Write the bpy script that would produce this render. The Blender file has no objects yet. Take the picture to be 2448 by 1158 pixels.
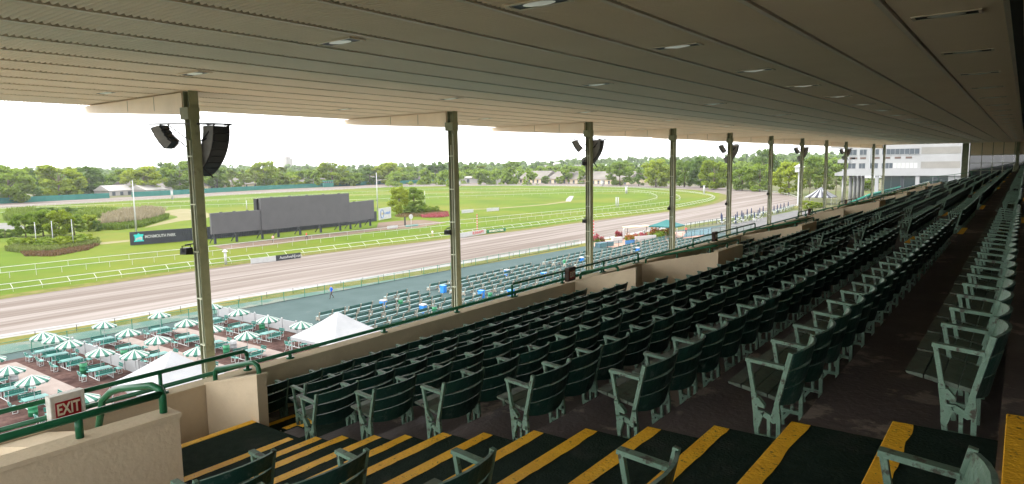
import bpy, bmesh, math, random
import numpy as np
from mathutils import Vector, Matrix
from mathutils.geometry import tessellate_polygon
random.seed(7); rng = np.random.default_rng(7)
R = math.radians
scene = bpy.context.scene
C = scene.collection

# ------------------------------------------------------------------ camera
H = 17.0                                   # camera height above the apron
YAW, PITCH, ROLL, FPX = R(36.783), R(6.577), R(-0.842), 1637.05
_f = Vector((math.cos(YAW)*math.cos(PITCH), math.sin(YAW)*math.cos(PITCH), -math.sin(PITCH)))
_r0 = Vector((math.sin(YAW), -math.cos(YAW), 0)); _u0 = _r0.cross(_f)
_r = math.cos(ROLL)*_r0 + math.sin(ROLL)*_u0; _u = -math.sin(ROLL)*_r0 + math.cos(ROLL)*_u0
cd = bpy.data.cameras.new('camera'); cam = bpy.data.objects.new('camera', cd); C.objects.link(cam)
cam.matrix_world = Matrix(((_r.x, _u.x, -_f.x, 0), (_r.y, _u.y, -_f.y, 0), (_r.z, _u.z, -_f.z, H), (0, 0, 0, 1)))
cd.sensor_width = 36; cd.lens = FPX/2448*36; cd.clip_start = 0.05; cd.clip_end = 8000
scene.camera = cam

# ------------------------------------------------------------------ sky, sun, exposure
SUN_EL, SUN_DIR = R(52), Vector((-0.42, 0.62, 0))
world = bpy.data.worlds.new('World'); scene.world = world; world.use_nodes = True
nt = world.node_tree; nt.nodes.clear()
sky = nt.nodes.new('ShaderNodeTexSky'); sky.sky_type = 'NISHITA'; sky.sun_disc = False
sky.sun_elevation = SUN_EL; sky.sun_rotation = math.atan2(SUN_DIR.x, SUN_DIR.y)
sky.air_density = 1.0; sky.dust_density = 4.0; sky.ozone_density = 1.0
hs = nt.nodes.new('ShaderNodeHueSaturation'); hs.inputs['Saturation'].default_value = 0.12      # a thin white overcast
mx = nt.nodes.new('ShaderNodeMix'); mx.data_type = 'RGBA'; mx.inputs[0].default_value = 0.55
mx.inputs[7].default_value = (9.3, 9.45, 9.6, 1)
bg = nt.nodes.new('ShaderNodeBackground'); bg.inputs['Strength'].default_value = 0.15
wo = nt.nodes.new('ShaderNodeOutputWorld')
nt.links.new(sky.outputs[0], hs.inputs['Color']); nt.links.new(hs.outputs[0], mx.inputs[6])
nt.links.new(mx.outputs[2], bg.inputs['Color']); nt.links.new(bg.outputs[0], wo.inputs['Surface'])
sl = bpy.data.lights.new('sun', 'SUN'); sl.energy = 0.8; sl.angle = R(16); sl.color = (1, .95, .87)
so = bpy.data.objects.new('sun', sl); C.objects.link(so)
sd = Vector((SUN_DIR.normalized().x*math.cos(SUN_EL), SUN_DIR.normalized().y*math.cos(SUN_EL), math.sin(SUN_EL)))
so.rotation_euler = sd.to_track_quat('Z', 'Y').to_euler(); so.location = (0, 0, 60)
vs = scene.view_settings; vs.view_transform = 'Standard'; vs.look = 'None'; vs.gamma = 1; vs.use_curve_mapping = False
vs.exposure = 1.95
scene.cycles.max_bounces = 8; scene.cycles.diffuse_bounces = 5; scene.cycles.use_denoising = True
scene.cycles.caustics_reflective = False; scene.cycles.caustics_refractive = False

# ------------------------------------------------------------------ surveying: a point of the photograph on a level h
def ray(x, y): return _f + _r*((x-1224)/FPX) - _u*((y-579)/FPX)
def gp(x, y, h=0.0):
    d = ray(x, y); t = (h-H)/d.z
    return Vector((d.x*t, d.y*t, h))

# ------------------------------------------------------------------ mesh helper
class MB:
    def __init__(s): s.v, s.f, s.m = [], [], []
    def add(s, vs, fs, mi=0):
        b = len(s.v); s.v += [tuple(p) for p in vs]
        s.f += [tuple(b+i for i in f) for f in fs]; s.m += [mi]*len(fs); return s
    def box(s, x0, x1, y0, y1, z0, z1, mi=0):
        return s.add([(x0,y0,z0),(x1,y0,z0),(x1,y1,z0),(x0,y1,z0),(x0,y0,z1),(x1,y0,z1),(x1,y1,z1),(x0,y1,z1)],
                     [(3,2,1,0),(4,5,6,7),(0,1,5,4),(1,2,6,5),(2,3,7,6),(3,0,4,7)], mi)
    def prism(s, poly, axis, a, b, mi=0):
        """poly: 2-D points in the plane across axis ('x': (y,z), 'y': (x,z), 'z': (x,y))"""
        ar = sum(poly[i][0]*poly[(i+1)%len(poly)][1]-poly[(i+1)%len(poly)][0]*poly[i][1] for i in range(len(poly)))
        if ar < 0: poly = poly[::-1]
        def P(p, t): return {'x': (t, p[0], p[1]), 'y': (p[0], t, p[1]), 'z': (p[0], p[1], t)}[axis]
        n = len(poly); vs = [P(p, a) for p in poly]+[P(p, b) for p in poly]
        tri = tessellate_polygon([[Vector((p[0], p[1], 0)) for p in poly]])
        fs = [(i, (i+1) % n, n+(i+1) % n, n+i) for i in range(n)]
        flip = (axis == 'y') != (b < a)
        if flip: fs = [f[::-1] for f in fs]
        for t in tri:
            q = [poly[i] for i in t]
            ccw = (q[1][0]-q[0][0])*(q[2][1]-q[0][1])-(q[2][0]-q[0][0])*(q[1][1]-q[0][1]) > 0
            t = t if ccw else t[::-1]
            if flip: t = t[::-1]
            fs.append(tuple(t[::-1])); fs.append(tuple(n+i for i in t))
        return s.add(vs, fs, mi)
    def bar(s, p, q, w, d=None, mi=0, up=(0, 0, 1)):
        p, q = Vector(p), Vector(q); d = d or w; a = (q-p).normalized()
        u_ = Vector(up)
        if abs(a.dot(u_)) > .95: u_ = Vector((0, 1, 0))
        b = a.cross(u_).normalized()*w/2; c = b.normalized().cross(a).normalized()*d/2
        return s.add([p-b-c, p+b-c, p+b+c, p-b+c, q-b-c, q+b-c, q+b+c, q-b+c],
                     [(0,1,2,3),(7,6,5,4),(0,4,5,1),(1,5,6,2),(2,6,7,3),(3,7,4,0)], mi)
    def tube(s, pts, r, n=8, mi=0, cap=True, closed=False):
        pts = [Vector(p) for p in pts]; k = len(pts); rings = []
        rr = r if isinstance(r, (list, tuple)) else [r]*k
        ref = None
        for i, p in enumerate(pts):
            a = pts[(i+1) % k] if (closed or i < k-1) else p; b = pts[i-1] if (closed or i > 0) else p
            t = (a-b).normalized()
            if ref is None or abs(t.dot(ref)) > .99: ref = Vector((0, 0, 1)) if abs(t.z) < .9 else Vector((1, 0, 0))
            u_ = t.cross(ref).normalized(); v_ = u_.cross(t)
            rings.append([p+(u_*math.cos(2*math.pi*j/n)+v_*math.sin(2*math.pi*j/n))*rr[i] for j in range(n)])
        fs = []
        for i in range(k if closed else k-1):
            i2 = (i+1) % k
            for j in range(n): fs.append((i*n+j, i*n+(j+1) % n, i2*n+(j+1) % n, i2*n+j))
        if cap and not closed: fs.append(tuple(range(n))[::-1]); fs.append(tuple((k-1)*n+j for j in range(n)))
        return s.add([p for g in rings for p in g], fs, mi)
    def cyl(s, x, y, z0, z1, r0, r1=None, n=12, mi=0): return s.tube([(x, y, z0), (x, y, z1)], [r0, r0 if r1 is None else r1], n, mi)
    def merge(s, o, loc=(0, 0, 0), rz=0, sc=1):
        c, n = math.cos(rz)*sc, math.sin(rz)*sc; b = len(s.v)
        s.v += [(c*x-n*y+loc[0], n*x+c*y+loc[1], z*sc+loc[2]) for x, y, z in o.v]
        s.f += [tuple(b+i for i in f) for f in o.f]; s.m += o.m; return s
    def mesh(s, name, mats, smooth=False):
        me = bpy.data.meshes.new(name); me.from_pydata(s.v, [], s.f)
        for m in (mats if isinstance(mats, (list, tuple)) else [mats]): me.materials.append(m)
        if any(s.m): me.polygons.foreach_set('material_index', s.m)
        if smooth: me.polygons.foreach_set('use_smooth', [True]*len(s.f))
        me.update(); return me
    def build(s, name, mats, parent=None, smooth=False): return obj(name, s.mesh(name, mats, smooth), parent)

def obj(name, me, parent=None, loc=None, rz=0):
    o = bpy.data.objects.new(name, me); C.objects.link(o)
    if parent is not None: o.parent = parent
    if loc is not None: o.location = loc
    if rz: o.rotation_euler = (0, 0, rz)
    return o
def tag(o, label, cat, group=None, kind=None):
    o['label'] = label; o['category'] = cat
    if group: o['group'] = group
    if kind: o['kind'] = kind
    return o
def struct(o): o['kind'] = 'structure'; return o
def thing(name, label, cat, loc=(0, 0, 0), rz=0, group=None):
    o = bpy.data.objects.new(name, None); C.objects.link(o); o.location = loc; o.rotation_euler = (0, 0, rz)
    o.empty_display_size = .2
    return tag(o, label, cat, group)
ORD = 'first second third fourth fifth sixth seventh eighth ninth tenth eleventh twelfth thirteenth fourteenth fifteenth sixteenth seventeenth eighteenth nineteenth twentieth'.split()
def od(i):                                     # 0 -> first
    if i < 20: return ORD[i]
    t = {2: 'twenty', 3: 'thirty', 4: 'forty'}[(i+1)//10]
    return t+'-'+ORD[(i+1) % 10-1] if (i+1) % 10 else {'twenty': 'twentieth', 'thirty': 'thirtieth', 'forty': 'fortieth'}[t]

# ------------------------------------------------------------------ materials
def mat(name, c1, c2=None, scale=1.0, rough=.8, bump=0, bscale=None, detail=4, stretch=None, spec=.3, metal=0, c3=None, s3=.2, t3=(.55, .65), lo=.35, hi=.65, bdist=.02, orand=0):
    m = bpy.data.materials.new(name); m.use_nodes = True; n = m.node_tree.nodes; l = m.node_tree.links
    p = n['Principled BSDF']; p.inputs['Roughness'].default_value = rough; p.inputs['Specular IOR Level'].default_value = spec
    p.inputs['Metallic'].default_value = metal
    c1 = (*c1, 1); p.inputs['Base Color'].default_value = c1
    if c2 or bump or c3:
        g = n.new('ShaderNodeNewGeometry'); mp = n.new('ShaderNodeMapping'); l.new(g.outputs['Position'], mp.inputs['Vector'])
        if stretch: mp.inputs['Scale'].default_value = stretch
    col = None
    if c2:
        t = n.new('ShaderNodeTexNoise'); t.inputs['Scale'].default_value = scale; t.inputs['Detail'].default_value = detail
        t.inputs['Roughness'].default_value = .6
        l.new(mp.outputs[0], t.inputs['Vector'])
        mr = n.new('ShaderNodeMapRange'); mr.inputs[1].default_value = lo; mr.inputs[2].default_value = hi
        l.new(t.outputs[0], mr.inputs[0])
        x = n.new('ShaderNodeMix'); x.data_type = 'RGBA'; x.inputs[6].default_value = c1; x.inputs[7].default_value = (*c2, 1)
        l.new(mr.outputs[0], x.inputs[0]); col = x.outputs[2]
    if c3:
        t = n.new('ShaderNodeTexNoise'); t.inputs['Scale'].default_value = s3; t.inputs['Detail'].default_value = 6; t.inputs['Roughness'].default_value = .65
        l.new(mp.outputs[0], t.inputs['Vector'])
        mr = n.new('ShaderNodeMapRange'); mr.inputs[1].default_value = t3[0]; mr.inputs[2].default_value = t3[1]; l.new(t.outputs[0], mr.inputs[0])
        x = n.new('ShaderNodeMix'); x.data_type = 'RGBA'; x.inputs[7].default_value = (*c3, 1)
        if col: l.new(col, x.inputs[6])
        else: x.inputs[6].default_value = c1
        l.new(mr.outputs[0], x.inputs[0]); col = x.outputs[2]
    if orand:
        oi = n.new('ShaderNodeObjectInfo'); mv = n.new('ShaderNodeMapRange'); mv.inputs[3].default_value = 1-orand; mv.inputs[4].default_value = 1+orand
        l.new(oi.outputs['Random'], mv.inputs[0]); hv = n.new('ShaderNodeHueSaturation'); l.new(mv.outputs[0], hv.inputs['Value'])
        l.new(col, hv.inputs['Color']); col = hv.outputs[0]
    if col: l.new(col, p.inputs['Base Color'])
    if bump:
        t = n.new('ShaderNodeTexNoise'); t.inputs['Scale'].default_value = bscale or scale*4; t.inputs['Detail'].default_value = 5
        l.new(mp.outputs[0], t.inputs['Vector'])
        b = n.new('ShaderNodeBump'); b.inputs['Strength'].default_value = bump; b.inputs['Distance'].default_value = bdist
        l.new(t.outputs[0], b.inputs['Height']); l.new(b.outputs[0], p.inputs['Normal'])
    return m
def leafmat(name, c1, c2, scale=.35, trans=.5):
    m = bpy.data.materials.new(name); m.use_nodes = True; n = m.node_tree.nodes; l = m.node_tree.links; n.clear()
    g = n.new('ShaderNodeNewGeometry'); t = n.new('ShaderNodeTexNoise'); t.inputs['Scale'].default_value = scale; t.inputs['Detail'].default_value = 3
    l.new(g.outputs['Position'], t.inputs['Vector'])
    oi = n.new('ShaderNodeObjectInfo'); ad = n.new('ShaderNodeMath'); ad.operation = 'MULTIPLY_ADD'; ad.inputs[1].default_value = .5
    l.new(oi.outputs['Random'], ad.inputs[0]); l.new(t.outputs[0], ad.inputs[2])
    mr = n.new('ShaderNodeMapRange'); mr.inputs[1].default_value = .5; mr.inputs[2].default_value = 1.0; l.new(ad.outputs[0], mr.inputs[0])
    x = n.new('ShaderNodeMix'); x.data_type = 'RGBA'; x.inputs[6].default_value = (*c1, 1); x.inputs[7].default_value = (*c2, 1); l.new(mr.outputs[0], x.inputs[0])
    d = n.new('ShaderNodeBsdfDiffuse'); tr = n.new('ShaderNodeBsdfTranslucent'); ms = n.new('ShaderNodeMixShader'); ms.inputs[0].default_value = trans
    l.new(x.outputs[2], d.inputs[0]); l.new(x.outputs[2], tr.inputs[0]); l.new(d.outputs[0], ms.inputs[1]); l.new(tr.outputs[0], ms.inputs[2])
    o = n.new('ShaderNodeOutputMaterial'); l.new(ms.outputs[0], o.inputs[0]); return m
M = dict(
 grass=mat('turf', (.050, .084, .007), (.076, .112, .009), .05, 1, c3=(.115, .112, .020), s3=.018, t3=(.46, .72), bump=.3, bscale=3, detail=8, spec=.04),
 fringe=mat('fringe_grass', (.066, .078, .012), (.122, .105, .035), .6, .9, detail=6, spec=.04),
 dirt=mat('track_dirt', (.104, .084, .071), (.182, .160, .146), .22, .9, stretch=(.06, 2.4, 1), detail=12, c3=(.10, .079, .066), s3=.05, t3=(.45, .75), lo=.40, hi=.60, bump=.35, bscale=2, spec=.04),
 chalk=mat('pale_sand', (.185, .176, .167), (.23, .225, .216), .5, .9, spec=.04),
 outland=mat('outer_ground', (.06, .075, .02), (.11, .10, .065), .02, .9, spec=.04),
 asphalt=mat('green_asphalt', (.036, .057, .055), (.045, .068, .066), .25, .8, c3=(.064, .079, .074), s3=.5, t3=(.62, .75), detail=6, spec=.05),
 strip=mat('painted_strip', (.060, .105, .088), (.095, .13, .11), .35, .85, c3=(.135, .14, .118), s3=.3, t3=(.52, .6), spec=.04),
 mulch=mat('mulch', (.045, .025, .021), (.085, .052, .044), 2.2, .95, detail=8, bump=.8, bscale=9, c3=(.030, .016, .014), s3=.35, t3=(.5, .62), spec=.04),
 paver=mat('pink_concrete', (.175, .143, .126), (.21, .175, .157), .8, .85, detail=6, spec=.04),
 sandroad=mat('sandy_road', (.135, .125, .060), (.17, .15, .085), .15, .9, detail=6, spec=.04),
 soil=mat('bare_soil', (.105, .075, .056), (.13, .097, .072), .3, .9, detail=6, spec=.04),
 pond=mat('pond_water', (.075, .072, .062), (.10, .096, .085), .1, .6, spec=.1),
 white=mat('white_paint', (.38, .38, .37), (.34, .34, .33), 2, .5),
 deckfloor=mat('deck_floor', (.085, .083, .082), (.11, .107, .105), .5, .85, spec=.04),
 backwall=mat('pale_back_wall', (.84, .80, .72), (.78, .74, .66), .8, .7),
 lens=mat('lamp_lens', (.86, .86, .80), rough=.3),
 vinyl=mat('white_vinyl', (.30, .305, .31), (.27, .275, .28), .7, .5),
 canvas=mat('white_canvas', (.255, .26, .268), (.225, .23, .238), .8, .8),
 sage=mat('sage_cast_iron', (.105, .182, .130), (.140, .222, .163), 9, .45, c3=(.05, .048, .034), s3=18, t3=(.55, .63), bump=.35, bscale=45, orand=.2),
 slat=mat('dark_green_slat', (.009, .040, .030), (.013, .050, .038), 6, .42, c3=(.065, .095, .08), s3=14, t3=(.58, .66), bump=.3, bscale=30, spec=.4, orand=.35),
 wornedge=mat('worn_slat_edge', (.15, .22, .18), (.05, .11, .085), 14, .5, lo=.4, hi=.6),
 seatslat=mat('worn_green_slat', (.058, .08, .058), (.083, .108, .08), 8, .5, c3=(.045, .043, .03), s3=10, t3=(.55, .66), bump=.25, bscale=30, orand=.3),
 tread=mat('worn_tread', (.078, .064, .061), (.13, .108, .10), 1.1, .6, c3=(.26, .215, .18), s3=1.5, t3=(.555, .60), bump=.4, bscale=24, detail=9, spec=.2),
 carpet=mat('dark_green_carpet', (.009, .021, .014), (.016, .031, .022), 14, .95, bump=.9, bscale=60, detail=8, bdist=.012, spec=.1, c3=(.034, .042, .034), s3=2.2, t3=(.55, .75)),
 yellow=mat('yellow_paint', (.92, .52, .03), (.80, .42, .022), 7, .6, c3=(.16, .09, .02), s3=30, t3=(.60, .66), bump=.5, bscale=40),
 stucco=mat('beige_stucco', (.72, .59, .41), (.65, .53, .365), 1.6, .85, bump=.45, bscale=22, bdist=.015, detail=6, c3=(.52, .42, .285), s3=.9, t3=(.56, .85)),
 railgreen=mat('rail_green', (.012, .105, .045), (.016, .125, .055), 6, .38, c3=(.10, .17, .10), s3=30, t3=(.68, .72)),
 deck=mat('ceiling_sheet', (.93, .745, .60), (.89, .705, .56), .7, .55, detail=6, c3=(.80, .63, .49), s3=.5, t3=(.60, .9)),
 trim=mat('ceiling_trim', (.93, .78, .64), (.86, .72, .585), 2, .5),
 void=mat('roof_void', (.02, .018, .015)),
 olive=mat('olive_steel', (.155, .170, .105), (.20, .215, .14), 3, .55, c3=(.085, .092, .058), s3=4, t3=(.58, .75), bump=.15, bscale=20),
 conduit=mat('pale_conduit', (.55, .58, .46)),
 black=mat('black_metal', (.012, .012, .014), rough=.5),
 screen=mat('led_screen', (.072, .07, .073), (.08, .077, .08), .4, .7, spec=.2),
 charcoal=mat('charcoal_board', (.022, .025, .03), (.03, .033, .04), .6, .7),
 speaker=mat('speaker_grille', (.010, .012, .018), rough=.6),
 spkside=mat('speaker_side', (.16, .16, .17), (.22, .22, .23), 6, .5),
 teal=mat('teal_paint', (.075, .225, .20), (.095, .255, .225), 3, .5),
 tealdark=mat('teal_back', (.012, .12, .095), (.018, .145, .115), 3, .5),
 tubewhite=mat('white_tube', (.46, .465, .46)),
 umbgreen=mat('umbrella_green', (.018, .085, .062), (.025, .10, .073), 2, .8),
 umbwhite=mat('umbrella_white', (.29, .295, .28), (.265, .27, .255), 2, .8),
 barrel=mat('green_barrel', (.018, .15, .065), (.025, .18, .08), 3, .45),
 bluebin=mat('blue_bin', (.03, .20, .60), rough=.4),
 galv=mat('galvanised', (.36, .365, .375), (.30, .305, .315), 4, .5),
 benchgreen=mat('bench_green', (.014, .066, .056), (.019, .08, .068), 3, .5),
 benchseat=mat('bench_seat', (.165, .25, .25), (.20, .285, .28), 2, .5),
 benchleg=mat('bench_frame', (.27, .25, .205), (.23, .21, .175), 3, .8),
 mesh=mat('green_windscreen', (.022, .12, .10), (.032, .148, .122), .25, .85, detail=6),
 fencegreen=mat('fence_green', (.02, .14, .09)),
 red=mat('red_paint', (.42, .03, .025)), exitred=mat('exit_red', (.30, .012, .016), rough=.35), cream=mat('cream', (.72, .66, .50)),
 boxwhite=mat('sign_box', (.72, .70, .64), (.62, .60, .54), 14, .5),
 clubwhite=mat('clubhouse_white', (.27, .268, .268), (.24, .238, .238), .15, .8),
 clubbeige=mat('clubhouse_panel', (.19, .18, .163), (.168, .16, .146), .3, .8),
 brown=mat('brown_vent', (.095, .062, .052)),
 tealroof=mat('teal_canopy', (.006, .075, .072), (.010, .09, .086), .5, .7),
 greenroof=mat('green_awning', (.02, .20, .14), (.03, .26, .19), .5, .6),
 stripeblack=mat('tent_black', (.03, .03, .04)),
 barnroof=mat('barn_roof', (.105, .095, .082), (.15, .135, .118), .15, .9, stretch=(1, 1, .2)),
 farwhite=mat('far_white_wall', (.30, .285, .265), (.24, .225, .21), .1, .8),
 farpink=mat('far_pink_wall', (.26, .215, .195)),
 farglass=mat('far_window', (.05, .06, .07), rough=.25),
 bark=mat('bark', (.09, .065, .045), (.13, .10, .07), 2, .9),
 skin=mat('skin', (.35, .20, .14)), navy=mat('navy_cloth', (.012, .02, .06)), blueshirt=mat('blue_shirt', (.02, .10, .55)), trousers=mat('grey_trousers', (.07, .065, .06)),
 pinkshirt=mat('pink_shirt', (.75, .38, .36)), whiteshirt=mat('white_shirt', (.75, .74, .70)), redshirt=mat('red_shirt', (.5, .06, .05)), hair=mat('dark_hair', (.02, .015, .01)), khaki=mat('khaki', (.40, .24, .13)),
 signblue=mat('sign_blue', (.10, .20, .45)), signteal=mat('sign_teal', (.03, .42, .40)), gold=mat('gold_print', (.45, .33, .10)),
 brick=mat('planter_brick', (.32, .17, .13), (.38, .22, .17), 3, .9), cobalt=mat('blue_banner', (.05, .16, .40)), palewood=mat('pale_wood', (.45, .36, .25)),
 bluedeck=mat('blue_deck', (.05, .09, .125), (.065, .11, .145), .3, .7),
)
le = mat('lit_lens', (.86, .86, .78), rough=.3); le.node_tree.nodes['Principled BSDF'].inputs['Emission Color'].default_value = (1, 1, .86, 1); le.node_tree.nodes['Principled BSDF'].inputs['Emission Strength'].default_value = .045; M['litlens'] = le
g_ = bpy.data.materials.new('dark_glass'); g_.use_nodes = True; p_ = g_.node_tree.nodes['Principled BSDF']
p_.inputs['Base Color'].default_value = (.02, .03, .03, 1); p_.inputs['Roughness'].default_value = .04; p_.inputs['Specular IOR Level'].default_value = .9; M['glass'] = g_
M['leaf'] = [leafmat('leaf_mid', (.115, .18, .026), (.18, .25, .040)), leafmat('leaf_yellow', (.165, .225, .022), (.24, .29, .034)), leafmat('leaf_dark', (.085, .142, .032), (.13, .195, .042)),
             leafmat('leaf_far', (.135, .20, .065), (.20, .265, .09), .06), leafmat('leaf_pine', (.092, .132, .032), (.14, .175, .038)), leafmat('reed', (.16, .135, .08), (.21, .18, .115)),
             leafmat('grass_tuft', (.085, .125, .022), (.13, .175, .032)), leafmat('red_plant', (.10, .055, .033), (.135, .095, .047)), leafmat('pink_flower', (.24, .04, .05), (.30, .09, .10)), leafmat('orange_flower', (.24, .10, .03), (.20, .07, .045))]
def deskew_smooth(pts, n=8):
    """Catmull-Rom through 2-D points"""
    out = []
    P = [pts[0]]+list(pts)+[pts[-1]]
    for i in range(1, len(P)-2):
        p0, p1, p2, p3 = [Vector((q[0], q[1])) for q in P[i-1:i+3]]
        for k in range(n):
            t = k/n
            out.append(.5*((2*p1)+(p2-p0)*t+(2*p0-5*p1+4*p2-p3)*t*t+(3*p1-p0-3*p2+p3)*t**3))
    out.append(Vector(pts[-1][:2])); return [(p.x, p.y) for p in out]
def sheet(name, poly, z, m, parent=None):
    vs = [(p[0], p[1], z) for p in poly]; tri = tessellate_polygon([[Vector((p[0], p[1], 0)) for p in poly]])
    fs = []
    for t in tri:
        a, b, c = [poly[i] for i in t]
        fs.append(tuple(t) if (b[0]-a[0])*(c[1]-a[1])-(c[0]-a[0])*(b[1]-a[1]) > 0 else tuple(t[::-1]))
    mb = MB(); mb.add(vs, fs); o = mb.build(name, m, parent); return o
# ================================================================== GROUND
def pxcurve(pts, h=0, n=6): return [gp(x, y, h) for x, y in deskew_smooth(pts, n)]
g = MB(); g.add([(-800, -300, 0), (2400, -300, 0), (2400, 2400, 0), (-800, 2400, 0)], [(0, 1, 2, 3)])
struct(g.build('ground', M['outland']))
OUT = [(0,811),(300,763),(515,724),(800,680),(1072,637),(1250,607),(1395,582),(1617,543),(1736,524),(1834,508),(1902,492),(1912,482),(1907,474),(1880,466),(1837,459),(1767,452.5),(1700,447.5),(1640,444.3),(1500,440.5),(1400,438.7),(1280,437.5),(1098,437.6),(926,441),(776,448),(500,461.5),(0,487)]
INN = [(0,714.7),(481,645),(720,612),(1075,571),(1268,548.5),(1398,531),(1600,506),(1695,489.8),(1729,479),(1736,471),(1727,464.4),(1703,460),(1676,456.3),(1640,453.6),(1497,447.5),(1285,444.5),(1098,445),(926,448),(779,455.5),(500,469.5),(0,497.4)]
outer = pxcurve(OUT); inner = pxcurve(INN)
dirt_poly = [(p.x, p.y) for p in outer]+[(-150, 430), (-240, 360), (-270, 250), (-240, 150), (-150, 92)]
struct(sheet('dirt_track', dirt_poly, .012, M['dirt']))
struct(sheet('infield', [(p.x, p.y) for p in inner]+[(-130, 368), (-205, 310), (-225, 245), (-195, 165), (-130, 116)], .024, M['grass']))
def band(name, pts, z, m, w0, w1, parent=None, kind=True):
    """a strip of ground along a polyline, from w0 to w1 metres to its left"""
    mb = MB(); vs = []
    for i, p in enumerate(pts):
        a = pts[min(i+1, len(pts)-1)]; b = pts[max(i-1, 0)]; t = Vector((a[0]-b[0], a[1]-b[1])).normalized(); nn = Vector((-t.y, t.x))
        for w in (w0, w1): vs.append((p[0]+nn.x*w, p[1]+nn.y*w, z))
    fs = [(2*i, 2*i+2, 2*i+3, 2*i+1) for i in range(len(pts)-1)]
    mb.add(vs, [f[::-1] for f in fs] if w1 < w0 else fs); o = mb.build(name, m, parent)
    if kind: struct(o)
    return o
nearout = [(-60, 87.0)]+[(p.x, p.y) for p in outer[:62]]
nearinn = [(-60, 116.5)]+[(p.x, p.y) for p in inner[:60]]
band('pale_track_edge', nearout, .018, M['chalk'], 0, 2.2)
band('outer_grass_verge', nearout, .018, M['fringe'], -3.2, 0)
band('inner_grass_verge', nearinn, .030, M['fringe'], -.6, 2.6)
# apron beside the stand
struct(sheet('apron', [(-60, 9), (300, 9), (300, 46), (215, 55), (150, 69), (120, 72.4), (60, 74.2), (-60, 76)], .014, M['asphalt']))
struct(sheet('painted_strip', [(-60, 76), (60, 74.2), (120, 72.4), (150, 69.4), (150, 73), (112, 75.2), (60, 77.4), (20, 80.6), (-60, 84)], .016, M['strip']))
struct(sheet('mulch_bed', [(12, 40), (41.6, 40), (41.6, 71.4), (22.0, 72.4), (12, 72.6)], .020, M['mulch']))
for x0, x1, y0, y1 in [(18.9, 21.1, 40, 71.2), (29.9, 31.2, 40, 71.6), (34.9, 36.5, 40, 71.4)]:
    path = struct(sheet('paved_path', [(x0, y0), (x1, y0), (x1, y1), (x0, y1)], .026, M['paver']))
struct(sheet('paved_path', [(12, 38), (46, 38), (46, 43.5), (12, 43.5)], .030, M['paver']))
# infield patches
struct(sheet('screen_apron', [(gp(x, y).x, gp(x, y).y) for x, y in [(505,588),(640,575),(800,558),(900,545),(905,533),(960,528),(1010,526),(1068,533),(1000,545),(900,553),(780,569),(640,588),(540,598)]], .034, M['soil']))
struct(sheet('service_road', [(gp(x, y).x, gp(x, y).y) for x, y in [(225,582),(310,574),(310,578),(225,587)]], .034, M['sandroad']))
struct(sheet('worn_ground', [(gp(x, y).x, gp(x, y).y) for x, y in deskew_smooth([(380,508),(430,500),(475,503),(505,515),(485,524),(440,528),(385,538),(345,545),(390,530),(425,520),(405,514),(380,508)], 3)[:-1]], .034, M['sandroad']))
struct(sheet('pond', [(gp(x, y).x, gp(x, y).y) for x, y in deskew_smooth([(-60,540),(0,534),(40,536),(60,545),(30,552),(-60,556)], 3)], .034, M['pond']))
struct(sheet('worn_ground', [(gp(x, y).x, gp(x, y).y) for x, y in [(1352,483),(1354,476),(1362,469),(1372,469),(1368,477),(1364,483)]], .034, M['chalk']))
struct(sheet('service_road', [(gp(x, y).x, gp(x, y).y) for x, y in [(1100,502),(1200,497),(1300,489),(1350,482),(1366,482),(1310,490),(1200,499),(1100,504)]], .036, M['sandroad']))

# ================================================================== GRANDSTAND
XA, XB = -2.6, 88.0  # near end left open, out of view, so daylight reaches the steps
ZC = H+1.43
ROWZ = {'R1': -3.44, 'R2': -3.24, 'A': -3.03, 'B': -2.80, 'C': -2.573, 'D': -2.335, 'E': -2.095, 'F': -1.85, 'G': -1.604}
ROWY = {'R1': 7.56, 'R2': 6.66, 'A': 5.73, 'B': 4.83, 'C': 3.92, 'D': 2.97, 'E': 2.01, 'F': 1.03, 'G': 0.03}
order = ['G', 'F', 'E', 'D', 'C', 'B', 'A', 'R2', 'R1']
terrace = struct(bpy.data.objects.new('seating_terrace', None)); C.objects.link(terrace)
for i, k in enumerate(order):
    y1 = ROWY[order[i+1]] if i+1 < len(order) else 8.3
    xs = [(XA, XB)] if k not in ('R2', 'R1') else [(4.62, 13.5), (18.95, 25.15), (27.4, 35), (43.2, 51.5), (53.5, 62), (64, 74), (76, XB)]
    if k == 'A': xs = [(2.72, XB)]
    for x0, x1 in xs:
        t = MB().box(x0, x1, ROWY[k], y1, H-4.6, H+ROWZ[k]); t.build('tread', M['tread'], terrace)
for j in range(1, 5):
    t = MB().box(XA, XB, .03-.97*j, .03-.97*(j-1), H-4.6, H-1.604+.262*j); t.build('tread', M['tread'], terrace)
# landings and the well floor beside the front wall
for x0, x1, y0, y1, z in [(2.72, 4.46, 6.66, 7.27, -3.03), (13.7, 18.9, 6.66, 8.3, -3.7), (25.15, 27.4, 6.66, 8.3, -3.7), (35, 43.2, 6.66, 8.3, -3.7), (51.5, 53.5, 6.66, 8.3, -3.7), (62, 64, 6.66, 8.3, -3.7), (74, 76, 6.66, 8.3, -3.7),
                          (XA, 2.72, 5.73, 8.3, -3.5)]:
    MB().box(x0, x1, y0, y1, H-4.6, H+z).build('landing', M['carpet'] if x1 < 5 else M['tread'], terrace)
for q in range(4):
    MB().box(2.72, 4.46, 7.27+.27*q, 7.27+.27*(q+1), H-4.8, H-3.03-.17*(q+1)).build('well_step', M['carpet'], terrace)
    MB().box(2.72, 4.455, 7.27+.27*q+.19, 7.27+.27*(q+1)-.004, H-3.03-.17*(q+1)+.002, H-3.03-.17*(q+1)+.010).build('nosing', M['yellow'], terrace)
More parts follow.
